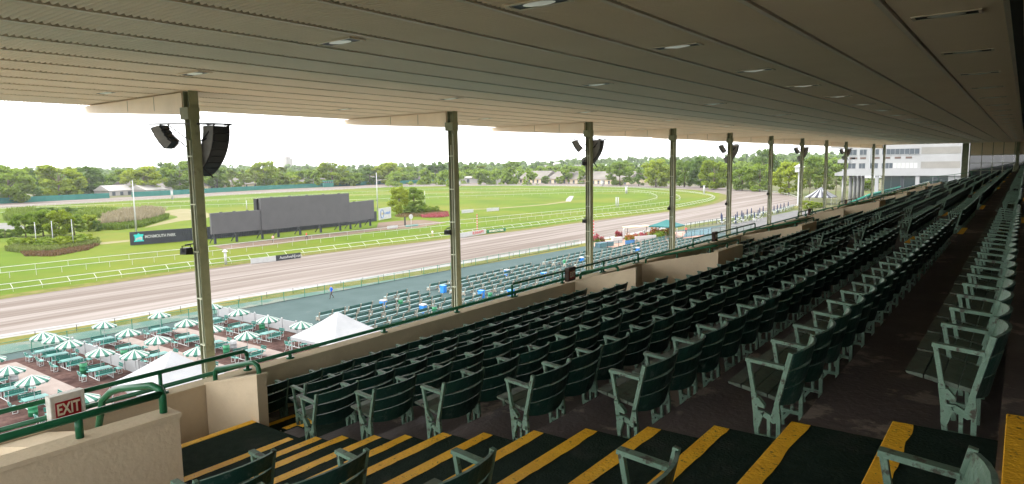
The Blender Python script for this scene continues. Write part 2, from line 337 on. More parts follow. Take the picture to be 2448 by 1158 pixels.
MB().box(2.74, 4.455, 7.17, 7.268, H-3.03+.002, H-3.018).build('nosing', M['yellow'], terrace)
# carpeted stair in the near aisle: nosings every half row
NOS = [(0.0,-1.332),(.51,-1.483),(1.05,-1.604),(1.53,-1.737),(2.0,-1.85),(2.5,-1.977),(2.97,-2.10),(3.48,-2.235),(3.94,-2.34),(4.41,-2.47),(4.83,-2.573),(5.31,-2.69),(5.73,-2.80),(6.21,-2.92)]
stair = struct(bpy.data.objects.new('aisle_steps', None)); C.objects.link(stair)
def wavy_stripe(x0, x1, y0, y1, z, seed):
    """a hand-painted nosing: its back edge wanders, its front wraps over the edge"""
    rr = random.Random(seed); n = 22; mb = MB(); vs = []; off = 0
    for i in range(n+1):
        x = x0+(x1-x0)*i/n; off = off*.6+rr.uniform(-.006, .006)
        vs += [(x, y0+off, z), (x, y1, z), (x, y1+.004, z-.004), (x, y1+.004, z-.030+off*.6)]
    fs = []
    for i in range(n):
        for j in range(3): fs.append((4*i+j, 4*i+4+j, 4*i+5+j, 4*i+1+j))
    return mb.add(vs, fs)
for i, (y, z) in enumerate(NOS):
    yb = NOS[i-1][0] if i else -.5
    z += .014
    s_ = MB().box(2.66, 4.235, yb+.004, y+.003, H+z-.30, H+z); s_.build('step', M['carpet'], stair)
    wavy_stripe(2.67, 4.225, y-.100, y+.002, H+z+.003, i).build('nosing', M['yellow'], stair)
for q, (y, z) in enumerate([(6.66, -3.03), (6.98, -3.13), (7.50, -3.24)]):
    MB().box(4.66, 5.30, y-.30, y, H-3.6, H+z+.006).build('step', M['carpet'], stair)
    wavy_stripe(4.67, 5.2, y-.09, y, H+z+.012, 40+q).build('nosing', M['yellow'], stair)
MB().box(2.73, 4.455, 6.215, 7.165, H-3.06, H-3.021).build('landing', M['carpet'], stair); MB().box(4.2, 5.35, 5.9, 6.35, H-3.06, H-3.022).build('landing', M['carpet'], stair)
AISLES = [(16.75, 18.25), (25.0, 26.9), (40.6, 42.4), (51.3, 53.2), (61.6, 63.6), (73.6, 75.6)]
for ai, (x0, x1) in enumerate(AISLES):
    st = struct(bpy.data.objects.new('aisle_steps', None)); C.objects.link(st)
    for i, (y, z) in enumerate(NOS):
        z += .012
        if i % 2: MB().box(x0, x1, NOS[i-1][0]+.01, y, H+z-.2, H+z).build('step', M['tread'], st)
        MB().box(x0+.02, x1-.02, y-.10, y+.003, H+z+.001, H+z+.008).build('nosing', M['yellow'], st)
# unseen back wall, closes off light behind; its pale colour bounces light forward
struct(MB().box(XA, XB, -4.1, -3.85, H-4.6, ZC+.14).build('back_wall', M['backwall']))
# front parapet
par = thing('parapet_wall', 'long low beige stucco wall along the front of the stand', 'wall', (0, 0, 0))
MB().box(XA, XB, 8.3, 8.48, H-4.6, H-2.79).build('wall', M['stucco'], par)
MB().box(XA, XB, 8.28, 8.52, H-2.79, H-2.765).build('coping', M['stucco'], par)
struct(MB().box(XA, XB, 8.30, 8.46, 0, H-4.6).build('unseen_stand_front', M['stucco']))  # unseen lower wall, added to block light from below the treads

def sloped_wall(mb, x0, x1, y0, z0, y1, z1, zb): return mb.prism([(y0, zb), (y1, zb), (y1, z1), (y0, z0)], 'x', x0, x1)
# low walls round the stairwells: a raked side wall with a looped handrail
def panel(x, label, y0=7.12):
    zt = -2.46+(7.12-y0)*.30; dy = y0-7.12
    t = thing('stairwell_wall', label, 'wall', (x, 0, H))
    w = MB(); sloped_wall(w, 0, .13, y0, zt, 8.28, -2.765, -4.4); w.build('wall', M['stucco'], t)
    c = MB(); c.prism([(y0-.02, zt), (y0-.02, zt+.03), (8.30, -2.745), (8.30, -2.775)], 'x', -.012, .142); c.build('coping', M['stucco'], t)
    hr = MB(); pts = [(.08, 8.18, -2.76), (.08, 8.17, -2.60), (.08, 8.13, -2.555), (.08, 8.05, -2.535), (.08, 7.60, -2.41), (.08, 7.36, -2.345), (.08, 7.28, -2.335), (.08, 7.21, -2.36), (.08, 7.19, -2.42), (.08, 7.19, -2.47)]
    hr.tube(pts, .029, 10); hr.build('handrail', M['railgreen'], t, smooth=True)
    return t
panel(4.46, 'low beige stairwell wall with a looped green handrail beside the nearest steps')
panel(13.5, 'low beige stairwell wall with a looped handrail before the second aisle', 6.72)
panel(35.0, 'distant low beige stairwell wall at the middle of the stand', 6.72)
def wellbox(x, w, label):
    t = thing('stairwell_wall', label, 'wall', (x, 0, H))
    a = MB(); sloped_wall(a, 0, .18, 6.15, -2.32, 8.28, -2.80, -4.4); a.build('side_wall', M['stucco'], t)
    MB().box(.18, w, 6.15, 6.33, -4.4, -2.32).build('back_wall', M['stucco'], t)
    hr = MB(); hr.tube([(.09, 8.2, -2.8), (.09, 8.2, -2.66), (.09, 8.1, -2.62), (.09, 6.35, -2.20), (.09, 6.24, -2.18), (.35, 6.24, -2.18), (w-.3, 6.24, -2.18), (w-.1, 6.24, -2.2)], .03, 8)
    for xx, yy, zz in ((.09, 6.4, -2.21), (.09, 7.3, -2.42), (.9, 6.24, -2.18), (w-.12, 6.24, -2.19)): hr.tube([(xx, yy, zz), (xx, yy, zz-.30)], .022, 8)
    hr.build('handrail', M['railgreen'], t, smooth=True); return t
for i, (x, w) in enumerate([(17.0, 1.9), (25.2, 2.1), (41.1, 2.0), (51.7, 1.8), (62.0, 1.8), (74.0, 1.8)]):
    wellbox(x, w, 'beige stairwell enclosure with green rail at the %s aisle along the front wall' % od(i+1))
nw = thing('stairwell_wall', 'thick beige wall end closing the nearest stairwell under the exit sign', 'wall', (0, 0, H))
MB().box(XA, 2.70, 5.46, 5.66, -4.4, -2.03).build('wall', M['stucco'], nw)
MB().box(XA, 2.715, 5.445, 5.675, -2.03, -1.995).build('coping', M['stucco'], nw)
sw = MB(); sloped_wall(sw, 2.18, 2.66, 5.67, -2.16, 8.28, -2.80, -4.4); sw.build('side_wall', M['stucco'], nw)
hr = MB(); hr.tube([(2.62, 5.55, -1.99), (2.62, 5.55, -1.85), (2.62, 5.58, -1.80), (2.60, 5.68, -1.78), (2.58, 6.20, -1.90), (2.57, 6.38, -1.96), (2.55, 6.52, -2.06), (2.54, 6.70, -2.50)], .030, 10)
hr.tube([(2.62, 5.56, -1.835), (1.9, 5.56, -1.835), (XA, 5.56, -1.835)], .030, 10)
for x in (2.0, .4, -1.2): hr.tube([(x, 5.56, -1.84), (x, 5.56, -2.0)], .03, 8)
hr.build('handrail', M['railgreen'], nw, smooth=True)
# parapet railings
def railing(label, runs, posts, r=.027):
    t = thing('railing', label, 'railing', (0, 8.39, H))
    for pts in runs: MB().tube([(x, 0, z) for x, z in pts], r, 10).build('rail', M['railgreen'], t, smooth=True)
    for x, z0, z1 in posts:
        p = MB().tube([(x, 0, z0), (x, 0, z1)], r*.92, 8); p.tube([(x, 0, z0), (x, 0, z0+.02)], .06, 8); p.build('post', M['railgreen'], t, smooth=True)
    return t
railing('long single green pipe rail running along the top of the front wall', [[(XA, -2.68), (XB, -2.68)]], [(x, -2.765, -2.68) for x in np.arange(-7, 88, 1.83)])
railing('green double pipe rail carrying the large exit sign at the near stairwell', [[(XA, -2.49), (5.08, -2.49), (5.12, -2.52), (5.13, -2.56)]], [(5.13, -2.765, -2.52), (3.95, -2.765, -2.5), (2.2, -2.765, -2.5), (.6, -2.765, -2.5)])
for i, (x0, x1) in enumerate([(11.2, 17.0), (20.9, 27.2), (33.6, 36.3), (42.4, 47.5), (58, 63)]):
    railing('raised green guard rail section above the front wall, %s beyond the near stairwell' % od(i), [[(x0, -2.7), (x0, -2.54), (x0+.06, -2.49), (x1-.06, -2.49), (x1, -2.54), (x1, -2.7)]], [(x, -2.765, -2.5) for x in np.linspace(x0, x1, max(3, int((x1-x0)/1.6)+1))], .026)
# exit signs
def text_mesh(s, size, mname, depth=.004, bold=0, shear=0, sx=1):
    cu = bpy.data.curves.new('t', 'FONT'); cu.body = s; cu.size = size; cu.extrude = depth; cu.align_x = 'CENTER'; cu.align_y = 'CENTER'; cu.offset = bold; cu.shear = shear
    ob = bpy.data.objects.new('t', cu); C.objects.link(ob); dg = bpy.context.evaluated_depsgraph_get(); dg.update()
    me = bpy.data.meshes.new_from_object(ob.evaluated_get(dg)); C.objects.unlink(ob); bpy.data.objects.remove(ob)
    me.materials.clear(); me.materials.append(M[mname]); me.transform(Matrix.Diagonal((sx, 1, 1, 1))); return me
def upright(o, loc, rz=0): o.rotation_euler = (R(90), 0, rz); o.location = loc; return o
ex = thing('exit_sign', 'white boxed exit sign with red face hung on the near green railing', 'sign', (2.88, 8.31, H-2.585), R(4))
bx = MB().box(-.175, .175, -.05, .05, -.155, .155); bx.build('housing', M['boxwhite'], ex)
for s_ in (-1, 1):
    MB().box(s_*.16-.012, s_*.16+.012, -.056, -.05, -.14, .14).build('housing_edge', M['boxwhite'], ex)
MB().box(-.128, .128, -.058, -.049, -.10, .08).build('face', M['exitred'], ex)
upright(obj('letters', text_mesh('EXIT', .175, 'cream', .002, .004, 0, .66), ex), (0, -.0605, -.01))
for i, x in enumerate((13.35, 22.6, 35.4, 43.8)):
    e2 = thing('exit_sign', 'dark boxed exit sign seen edge-on above the front wall, %s along the stand' % od(i+1), 'sign', (x, 8.31, H-2.57), R(4))
    MB().box(-.175, .175, -.05, .05, -.155, .155).build('housing', M['brown'], e2)
    MB().box(-.128, .128, -.058, -.049, -.10, .08).build('face', M['exitred'], e2)
    upright(obj('letters', text_mesh('EXIT', .175, 'cream', .002, .004, 0, .66), e2), (0, -.0605, -.01))

# ------------------------------------------------------------------ roof
roof = struct(bpy.data.objects.new('roof', None)); C.objects.link(roof)
MB().box(XA, XB, -4.2, 16.9, ZC+.16, ZC+.5).build('roof_slab', M['void'], roof)  # near-black colour puts shade into the gaps behind the ceiling sheets
PIT = .0677
def sheet_strip(y0, y1):
    nx = int((XB-XA)/PIT*6); xs = XA+np.arange(nx+1)*PIT/6; zz = ZC+.019*np.sin(np.arange(nx+1)*2*math.pi/6)
    v = np.zeros((nx+1, 2, 3)); v[:, :, 0] = xs[:, None]; v[:, 0, 1] = y0; v[:, 1, 1] = y1; v[:, 0, 2] = zz+.004; v[:, 1, 2] = zz-.002
    f = np.stack([2*np.arange(nx), 2*np.arange(nx)+1, 2*np.arange(nx)+3, 2*np.arange(nx)+2], 1)
    me = bpy.data.meshes.new('ceiling_sheet'); me.from_pydata(v.reshape(-1, 3).tolist(), [], f.tolist())
    me.polygons.foreach_set('use_smooth', [True]*nx); me.materials.append(M['deck']); me.update(); return obj('ceiling_sheet', me, roof)
seams = [.2+.9455*n for n in range(-4, 18)]
for n in range(len(seams)-1):
    y0, y1 = seams[n], seams[n+1]; last = n == len(seams)-2
    sheet_strip(y0+.04, y1-.035 if not last else 16.86)
    MB().box(XA, XB, y0-.004, y0+.05, ZC-.026, ZC-.020).add([(XA, y0, ZC-.02), (XB, y0, ZC-.02), (XB, y0, ZC+.05), (XA, y0, ZC+.05)], [(0, 1, 2, 3)]).build('ceiling_trim', M['trim'], roof)
MB().box(XA, XB, .10, .19, ZC-.10, ZC-.027).build('ceiling_beam', M['void'], roof)
# recessed ceiling lamps
def lamp(i, row, x, y):
    t = thing('ceiling_light', 'recessed ceiling lamp, %s of the %s row from the back' % (od(i), ORD[row]), 'ceiling light', (x, y, ZC), 0, 'recessed lamps in the corrugated ceiling')
    fr = MB(); a, b = .12, .30
    for q in ((-a, a, -b, -b+.03), (-a, a, b-.03, b), (-a, -a+.03, -b+.03, b-.03), (a-.03, a, -b+.03, b-.03)): fr.box(*q, -.030, -.018)
    fr.build('frame', M['trim'], t)
    MB().box(-a+.03, a-.03, -b+.03, b-.03, -.0245, -.012).build('recess_shade', M['black'], t)  # flat black plate paints the shade inside the lamp trough
    d = MB(); d.add([(0, 0, -.046)]+[(.085*math.cos(k*math.pi/8), .17*math.sin(k*math.pi/8), -.026) for k in range(16)], [(0, 1+(k+1) % 16, 1+k) for k in range(16)])
    d.build('lens', M['litlens' if row in (1, 2, 3) else 'lens'], t, smooth=True)
for row, (y, x0, dx, n) in enumerate([(.72, 8.27, 3.05, 22), (3.55, 5.2, 3.03, 24), (6.38, 5.3, 5.9, 13), (10.1, 5.6, 5.74, 13), (13.8, 5.9, 5.6, 9)]):
    for i in range(n): lamp(i, row, x0+dx*i, y)

# ------------------------------------------------------------------ columns, beams
YC = 12.5
COLX = [6.82+7.29*n for n in range(9)]+[78.6, 85.3]
def column(i, x):
    t = thing('column', 'tall olive steel column with pale conduit, %s from the near end of the stand' % od(i), 'column', (x, YC, 0), 0, 'steel columns along the open front')
    a, b = .088, .105; h = ZC-.02
    MB().box(-a, a, -b, -b+.022, 0, h).box(-a, a, b-.022, b, 0, h).box(-.01, .01, -b+.022, b-.022, 0, h).build('shaft', M['olive'], t)
    cdt = MB().tube([(-a+.04, -b+.05, 8), (-a+.04, -b+.05, h-.6)], .02, 8); cdt.tube([(-a+.035, b-.07, 8), (-a+.035, b-.07, h-.9)], .014, 8); cdt.build('conduit', M['conduit'], t, smooth=True)
    cl = MB()
    for z in np.arange(10, h-1, .9): cl.box(-a-.004, -a+.08, -b+.025, b-.024, z, z+.025)
    cl.build('clamp', M['conduit'], t)
    MB().box(-a-.05, a+.0, -b-.02, b+.05, h-.52, h-.30).build('bracket', M['olive'], t)
    bm = MB().prism([(b+.05, h-.02), (4.42, h-.02), (4.42, h-.16), (3.9, h-.19), (b+.05, h-.42)], 'x', -.09, .09); bm.build('beam', M['trim'], t)
    for k in (1.2, 2.3): MB().box(-.092, -.0905, k, k+.015, h-.36+.05*k, h-.03).build('beam_seam', M['olive'], t)
for i, x in enumerate(COLX): column(i, x)
# flood lamps on the columns
for i, (ci, z) in enumerate([(0, H-1.55), (1, H-1.85), (2, H-2.1), (3, H-2.1), (4, H-2.3), (2, H-.05), (5, H-2.1)]):
    t = thing('flood_lamp', 'small black lamp bracketed on the outer side of the %s column%s' % (ORD[ci], ', upper one' if i == 5 else ''), 'lamp', (COLX[ci]-.25, YC+.05, z), R(20))
    MB().prism([(-.10, -.06), (.10, -.08), (.08, .06), (-.08, .06)], 'y', -.07, .07).build('housing', M['black'], t)
    yk = MB(); yk.tube([(-.108, 0, -.01), (-.108, 0, .10), (.108, 0, .10), (.108, 0, -.01)], .010, 5); yk.build('yoke', M['black'], t); MB().box(-.02, .24, -.015, .015, .105, .125).build('arm', M['black'], t)
# loudspeaker arrays
def array(t, n, tilt0, dtilt, w, loc, rz, hb=.155, d=.30):
    """a hang of n boxes below loc, each tilted a little more than the one above"""
    p = Vector((0, 0)); a = tilt0
    for k in range(n):
        c, s = math.cos(a), math.sin(a); q = Vector((p.x+s*hb, p.y-c*hb))
        m_ = MB()
        def T(u, v): return (p.x+c*u+s*v, p.y+s*u-c*v)
        m_.prism([T(0, .008), T(-d, .02), T(-d, hb-.02), T(0, hb-.006)], 'x', -w/2, w/2)
        o = m_.build('speaker_box', M['speaker'], t); o.location = loc; o.rotation_euler = (0, 0, rz)
        for s_ in (-1, 1):
            e = MB(); e.prism([T(-.02, .0), T(-d+.04, .015), T(-d+.02, hb), T(-.02, hb+.012)], 'x', s_*(w/2+.003), s_*(w/2+.016))
            o = e.build('side_plate', M['spkside'], t); o.location = loc; o.rotation_euler = (0, 0, rz)
        p = q; a += dtilt
    return p
for i, ci in enumerate((0, 2, 4, 6, 8)):
    x = COLX[ci]
    t = thing('speaker_array', 'curved black line-array loudspeaker hung beside the %s column' % ORD[ci], 'loudspeaker', (x, YC, ZC-.62), 0, 'curved loudspeaker arrays on the columns')
    big = array(t, 8, R(-3), R(-8.5), .36, (.40, -.32, -.03), R(190), .150)
    ux, uy = -.2, -.98; fr = MB()
    for q in (-.16, .16):
        fr.bar((.08+.98*q*.3, -.1-.2*q*.3, 0), (.40+.98*q+ux*.02, -.34-.2*q+uy*.02, 0), .03); fr.bar((.1, -.1, -.32), (.40+.98*q*.9, -.34-.2*q*.9, -.01), .024)
        fr.bar((.40+.98*q+ux*.02, -.34-.2*q+uy*.02, 0), (.40+.98*q-ux*.34, -.34-.2*q-uy*.34, 0), .03)
    fr.bar((.30-.98*.18, -.30+.2*.18, 0), (.30+.98*.18, -.30-.2*.18, 0), .03)
    fr.build('hanging_frame', M['black'], t); MB().bar((.1, -.1, -.80), (.24, -.18, -1.0), .026).build('brace', M['black'], t)
    t2 = thing('speaker_array', 'short tilted black loudspeaker cluster on the outer side of the %s column' % ORD[ci], 'loudspeaker', (x, YC, ZC-.62), 0, 'short loudspeaker clusters on the columns')
    array(t2, 4, R(-22), R(-6), .30, (-.50, .42, -.08), R(37), .112, .20)
    fr = MB(); fr.bar((-.08, .1, 0), (-.56, .52, 0), .022); fr.bar((-.08, -.06, 0), (-.38, .16, 0), .022); fr.bar((-.38, .16, 0), (-.60, .46, 0), .022); fr.bar((-.09, .1, -.42), (-.42, .38, 0), .02); fr.bar((-.09, 0, -.30), (-.38, .2, 0), .02)
    fr.build('hanging_frame', M['spkside'], t2)
# ------------------------------------------------------------------ glazed end wall
ew = thing('glazed_end_wall', 'glazed partition closing the far end of the seating', 'wall', (XB, 0, H))
ys = [-3.6, -2.6, -1.4, -.3, .95, 1.9, 2.8, 3.75, 4.8]
for k in range(len(ys)-1):
    for z0, z1 in ((-2.4, -1.5), (-1.5, -.72), (-.72, .1), ):
        MB().box(-.02, .02, ys[k]+.04, ys[k+1]-.04, z0+.03, z1-.03).build('pane', M['glass'], ew)
    MB().box(-.03, .03, ys[k]+.02, ys[k+1]-.02, .1, 1.43).build('panel', M['stucco'], ew)
for y in ys: MB().box(-.05, .05, y-.035, y+.035, -3.3, 1.43).build('mullion', M['olive'], ew)
for z in (-2.4, -1.5, -.72, .1): MB().box(-.045, .045, -3.6, 4.8, z-.028, z+.028).build('transom', M['olive'], ew)
MB().box(-.04, .04, -3.6, 4.8, -4.4, -2.43).build('base', M['stucco'], ew)
MB().box(-.16, .16, 4.9, 5.5, -4.4, 1.43).build('end_post', M['olive'], ew)
MB().box(-.18, .10, .55, .86, -3.5, 1.43).build('inner_post', M['olive'], ew)
er = MB(); er.tube([(-.6, 8.3, -2.2), (-.6, 5.0, -1.75), (-.6, .9, -.75)], .03, 8)
for y, z in ((7.5, -2.1), (6, -1.88), (4.5, -1.65), (3, -1.25), (1.5, -.9)): er.tube([(-.6, y, z), (-.6, y, z-.7)], .022, 6)
er.build('raked_rail', M['railgreen'], ew, smooth=True)
# ================================================================== SEATS
W = .55
def seat_parts(lo=False):
    fr = MB(); T = .026
    def strip(p, q, w, t0=0, t1=T):
        p, q = Vector(p), Vector(q); n_ = Vector((-(q-p).y, (q-p).x)).normalized()*w/2
        fr.prism([tuple(p-n_), tuple(q-n_), tuple(q+n_), tuple(p+n_)], 'x', t0, t1)
    strip((.092, .592), (.050, .37), .024); strip((.052, .38), (.036, .26), .032)
    strip((.106, .590), (-.135, .570), .022, -.008, .038)
    strip((-.166, .668), (-.088, .32), .028)
    if lo: fr.prism([(.05, .27), (-.10, .33), (-.12, .0), (.02, 0)], 'x', 0, T)
    else:
        fr.prism([(.052, .27), (.045, .16), (.012, .16), (-.01, .235), (.0, .255), (-.02, .27)], 'x', 0, T)
        fr.prism([(-.02, .27), (-.01, .235), (-.075, .20), (-.118, .22), (-.105, .34), (-.078, .33), (-.06, .25)], 'x', 0, T)
        strip((.030, .165), (.012, .0), .028); strip((-.104, .24), (-.108, .0), .026); strip((-.045, .225), (-.05, .10), .02)
        strip((.025, .105), (-.105, .10), .026); strip((.012, .04), (-.03, .10), .022)
        fr.prism([(.06, .35), (.02, .355), (-.02, .31), (-.02, .29), (.05, .30)], 'x', -.006, T+.006)
    backs = []; seg = 2 if lo else 6
    for k in range(3):
        z0, z1 = .315+k*.118, .315+k*.118+.110; m_ = MB(); vs = []
        for i in range(seg+1):
            u = i/seg; x = .034+(W-.038)*u; bul = -.055*(1-(2*u-1)**2); drop = -.028*(1-(2*u-1)**2) if k == 0 else (.012*(1-(2*u-1)**2) if k == 2 else 0)
            for z, dz in ((z0, drop), (z1, drop if k == 2 else 0)):
                y = -.094-.078*(z-.32)/.33+bul
                vs += [(x, y-.010, z+dz), (x, y+.008, z+dz)]
        for i in range(seg):
            a, b = 4*i, 4*i+4
            m_.f += [(a, a+2, b+2, b), (a+1, b+1, b+3, a+3), (a+2, a+3, b+3, b+2), (a, b, b+1, a+1)]; m_.m += [0, 1, 2, 0]
        m_.f += [(0, 1, 3, 2), (4*seg, 4*seg+2, 4*seg+3, 4*seg+1)]; m_.v = vs; m_.m += [0, 0]; backs.append(m_)
    slats = []
    for k in range(4):
        y0 = -.105+k*.083; y1 = y0+.077; z0 = .335+.016*k; m_ = MB()
        z1 = z0+.016
        m_.prism([(y0, z0), (y1, z1), (y1-.002 if k < 3 else y1+.008, z1+.024 if k < 3 else z1+.014), (y0, z0+.024)], 'x', .036, W-.006); slats.append(m_)
    return fr, backs, slats
fr, backs, slats = seat_parts()
me_fr = fr.mesh('side_frame', M['sage']); me_b = [b.mesh('back_slat', [M['slat'], M['sage'], M['wornedge']]) for b in backs]; me_s = [s.mesh('seat_slat', M['seatslat']) for s in slats]
SEAT_N = 0
def seat(x, row, label, end=False):
    t = thing('stadium_seat', label, 'seat', (x, ROWY[row]+.22+random.uniform(-.006, .006), H+ROWZ[row]), R(random.uniform(-.7, .7)), 'green slatted stadium seats in rows')
    obj('side_frame', me_fr, t)
    if end: obj('side_frame', me_fr, t, (W, 0, 0))
    for m_ in me_b: obj('back_slat', m_, t)
    for m_ in me_s: obj('seat_slat', m_, t)
frow = {'R1': 0, 'R2': 1, 'A': 2, 'B': 3, 'C': 4, 'D': 5, 'E': 6, 'F': 7, 'G': 8}
for row in order:
    x0, n = (4.28, 22) if row not in ('R1', 'R2', 'A') else ((4.83 if row == 'R2' else 4.66), 15)
    if row == 'A': x0, n = 4.28, 16
    for i in range(n):
        seat(x0+i*W, row, 'green slatted stadium seat, %s past the near aisle steps, %s row from the front wall' % (od(i), od(frow[row])), i == n-1)
    if row in ('C', 'D', 'E', 'F', 'G'):
        for i in range(2):
            seat(2.57-(i+1)*W, row, 'green slatted stadium seat, %s before the near aisle steps, %s row from the front wall' % (od(i), od(frow[row])), i == 0)
    m_ = 10 if row in ('R1', 'R2', 'A') else 12
    for i in range(m_):
        seat((18.32 if m_ == 12 else 19.1)+i*W, row, 'green slatted stadium seat, %s past the second aisle, %s row from the front wall' % (od(i), od(frow[row])), i == m_-1)
# the far blocks, past the three hundred nearest
fr, backs, slats = seat_parts(True)
far = MB()
one = MB(); one.add(fr.v, fr.f, 0)
for b in backs: one.add(b.v, b.f, 1); one.m[-len(b.f):] = [(1, 0, 3)[q] for q in b.m]
for s in slats: one.add(s.v, s.f, 2)
V1 = np.array(one.v); nv = len(V1); offs = []
for x0, x1 in [(27.0, 40.4), (42.6, 51.2), (53.4, 61.4), (63.8, 73.4), (75.8, 86.5)]:
    for row in order:
        a, b = (x0, x1)
        if row in ('R1', 'R2', 'A'):
            if x0 == 27.0: b = 34.6
            a = x0+1.2
        offs += [(a+i*W, ROWY[row]+.22, H+ROWZ[row]) for i in range(int((b-a)/W))]
allv = (V1[None]+np.array(offs)[:, None]).reshape(-1, 3)
ff = [tuple(i+nv*k for i in f) for k in range(len(offs)) for f in one.f]
me = bpy.data.meshes.new('far_seats'); me.from_pydata(allv.tolist(), [], ff)
for m_ in ('sage', 'slat', 'seatslat', 'wornedge'): me.materials.append(M[m_])
me.polygons.foreach_set('material_index', one.m*len(offs)); me.update()
tag(obj('far_seats', me), 'dense rows of dark green seats receding to the far end of the stand', 'seats', kind='stuff')
# ================================================================== RACECOURSE
def resample(pts, step):
    out = []; acc = 0; out.append((Vector(pts[0]), (Vector(pts[1])-Vector(pts[0])).normalized())); need = step
    for a, b in zip(pts[:-1], pts[1:]):
        a, b = Vector(a), Vector(b); L = (b-a).length; d = (b-a)/L if L else Vector((1, 0, 0)); t = need
        while t <= L: out.append((a+d*t, d)); t += step
        need = t-L
    return out
def rail(label, px, h, step, style='plain', ext=True, nindiv=0, r=.055, mname='white'):
    pts = pxcurve(px, h, 5)
    if ext:
        d = (pts[0]-pts[1]).normalized(); pts = [pts[0]+d*60]+pts
    t = thing('running_rail', label, 'rail', (0, 0, 0))
    MB().tube(pts, r, 6).build('top_rail', M[mname], t, smooth=True)
    posts = resample(pts, step)
    if style == 'goose':
        low = []
        for i, p in enumerate(pts):
            a = pts[min(i+1, len(pts)-1)]; b = pts[max(i-1, 0)]; d = (a-b).normalized(); n_ = Vector((d.y, -d.x, 0)); low.append(p+n_*1.0+Vector((0, 0, -.62)))
        MB().tube(low, r, 6).build('lower_rail', M[mname], t, smooth=True)
    stuff = MB(); k = 0
    for p, d in posts:
        n_ = Vector((d.y, -d.x, 0)); m_ = MB()
        if style == 'goose':
            m_.tube([p, p+n_*.98+Vector((0, 0, -.6))], .045, 5); m_.tube([p+n_*.98+Vector((0, 0, -.6)), p+n_*1.0+Vector((0, 0, -h))], .02, 4)
        else: m_.tube([p, Vector((p.x, p.y, .02))], .038 if mname == 'white' else .03, 4)
        dist = p.length
        if k < nindiv and -2 < p.x/max(p.y, 1)*3 and p.x > p.y*.24: m_.build('post', M[mname if style != 'dark' else 'black'], t); k += 1
        else: stuff.add(m_.v, m_.f)
    o = stuff.build('posts', M[mname if style != 'dark' else 'black'], t); o['kind'] = 'stuff'
    return t
rail('white slanted-post rail between the dirt track and the turf', [(0,681),(236,652),(472,624),(760,591),(1060,556),(1262,533),(1397,516),(1530,502),(1600,493),(1660,482),(1690,476),(1702,470.5),(1702,466.5),(1682,462.5),(1651,458),(1600,453.5),(1497,446.5),(1285,442.5),(1098,442.5),(926,446),(779,453),(500,467),(0,494.5)], 1.1, 3.6, 'goose', nindiv=70)
rail('thin white turf rail second from the dirt track', [(0,653),(228,629),(455,606),(760,571),(1072,538.5),(1098,535),(1150,530.8),(1397,504.4),(1540,489.5),(1600,481.8),(1622,476),(1626,471.5),(1620,466.5),(1600,461.8),(1500,454),(1344,452),(1098,450.5),(852,459),(500,478),(0,499.5)], 1.0, 3.6, nindiv=70, r=.05)
rail('thin white turf rail in front of the large screen', [(0,640),(228,616),(455,594),(780,559),(1055,532),(1098,526.4),(1397,498.5),(1520,483.9),(1560,476),(1571,470.5),(1564,464.8),(1538,459.8),(1432,457.5),(1340,461.5),(1098,469),(852,477.5),(500,490),(0,508)], 1.0, 5, nindiv=50, r=.06)
rail('short far white rail on the back turf', [(384,484),(467,481),(640,474),(852,466),(1098,461),(1332,454)], 1.0, 5, ext=False, r=.05)
rail('far outer white rail round the bend and back stretch', [(1905,488),(1910,478),(1905,471),(1880,463),(1837,456.5),(1767,450),(1700,445.5),(1640,442),(1500,438.5),(1400,437),(1280,436),(1098,436.4)], 1.1, 6, ext=False, r=.07)
rail('low outer track rail on dark posts beside the apron', [(0,806),(300,757),(515,718),(800,674),(1072,631),(1250,601),(1395,576),(1617,537.5),(1736,519),(1834,503),(1902,487.5)], .75, 3.7, 'dark', nindiv=50, r=.022, mname='chalk')
# chain-link fence in front of the verge
cm = bpy.data.materials.new('chain_link'); cm.use_nodes = True; p_ = cm.node_tree.nodes['Principled BSDF']; p_.inputs['Base Color'].default_value = (.03, .16, .11, 1); p_.inputs['Alpha'].default_value = .22
fpts = [(-10, 75.3), (22, 74.9), (46.6, 74.5), (65, 73.6), (116, 72.6), (120, 72.5)]
fl = thing('chain_link_fence', 'low green chain-link fence between the apron and the track verge', 'fence')
for a, b in zip(fpts[:-1], fpts[1:]):
    MB().add([(*a, .08), (*b, .08), (*b, 1.15), (*a, 1.15)], [(0, 1, 2, 3)]).build('mesh_panel', cm, fl)
MB().tube([(x, y, 1.17) for x, y in fpts], .022, 6).build('top_bar', M['fencegreen'], fl); MB().tube([(x, y, .06) for x, y in fpts], .03, 5).build('bottom_bar', M['black'], fl)
for p, d in resample([Vector((x, y, 0)) for x, y in fpts], 3.05): MB().cyl(p.x, p.y, 0, 1.25, .035, n=6).build('post', M['fencegreen'], fl)
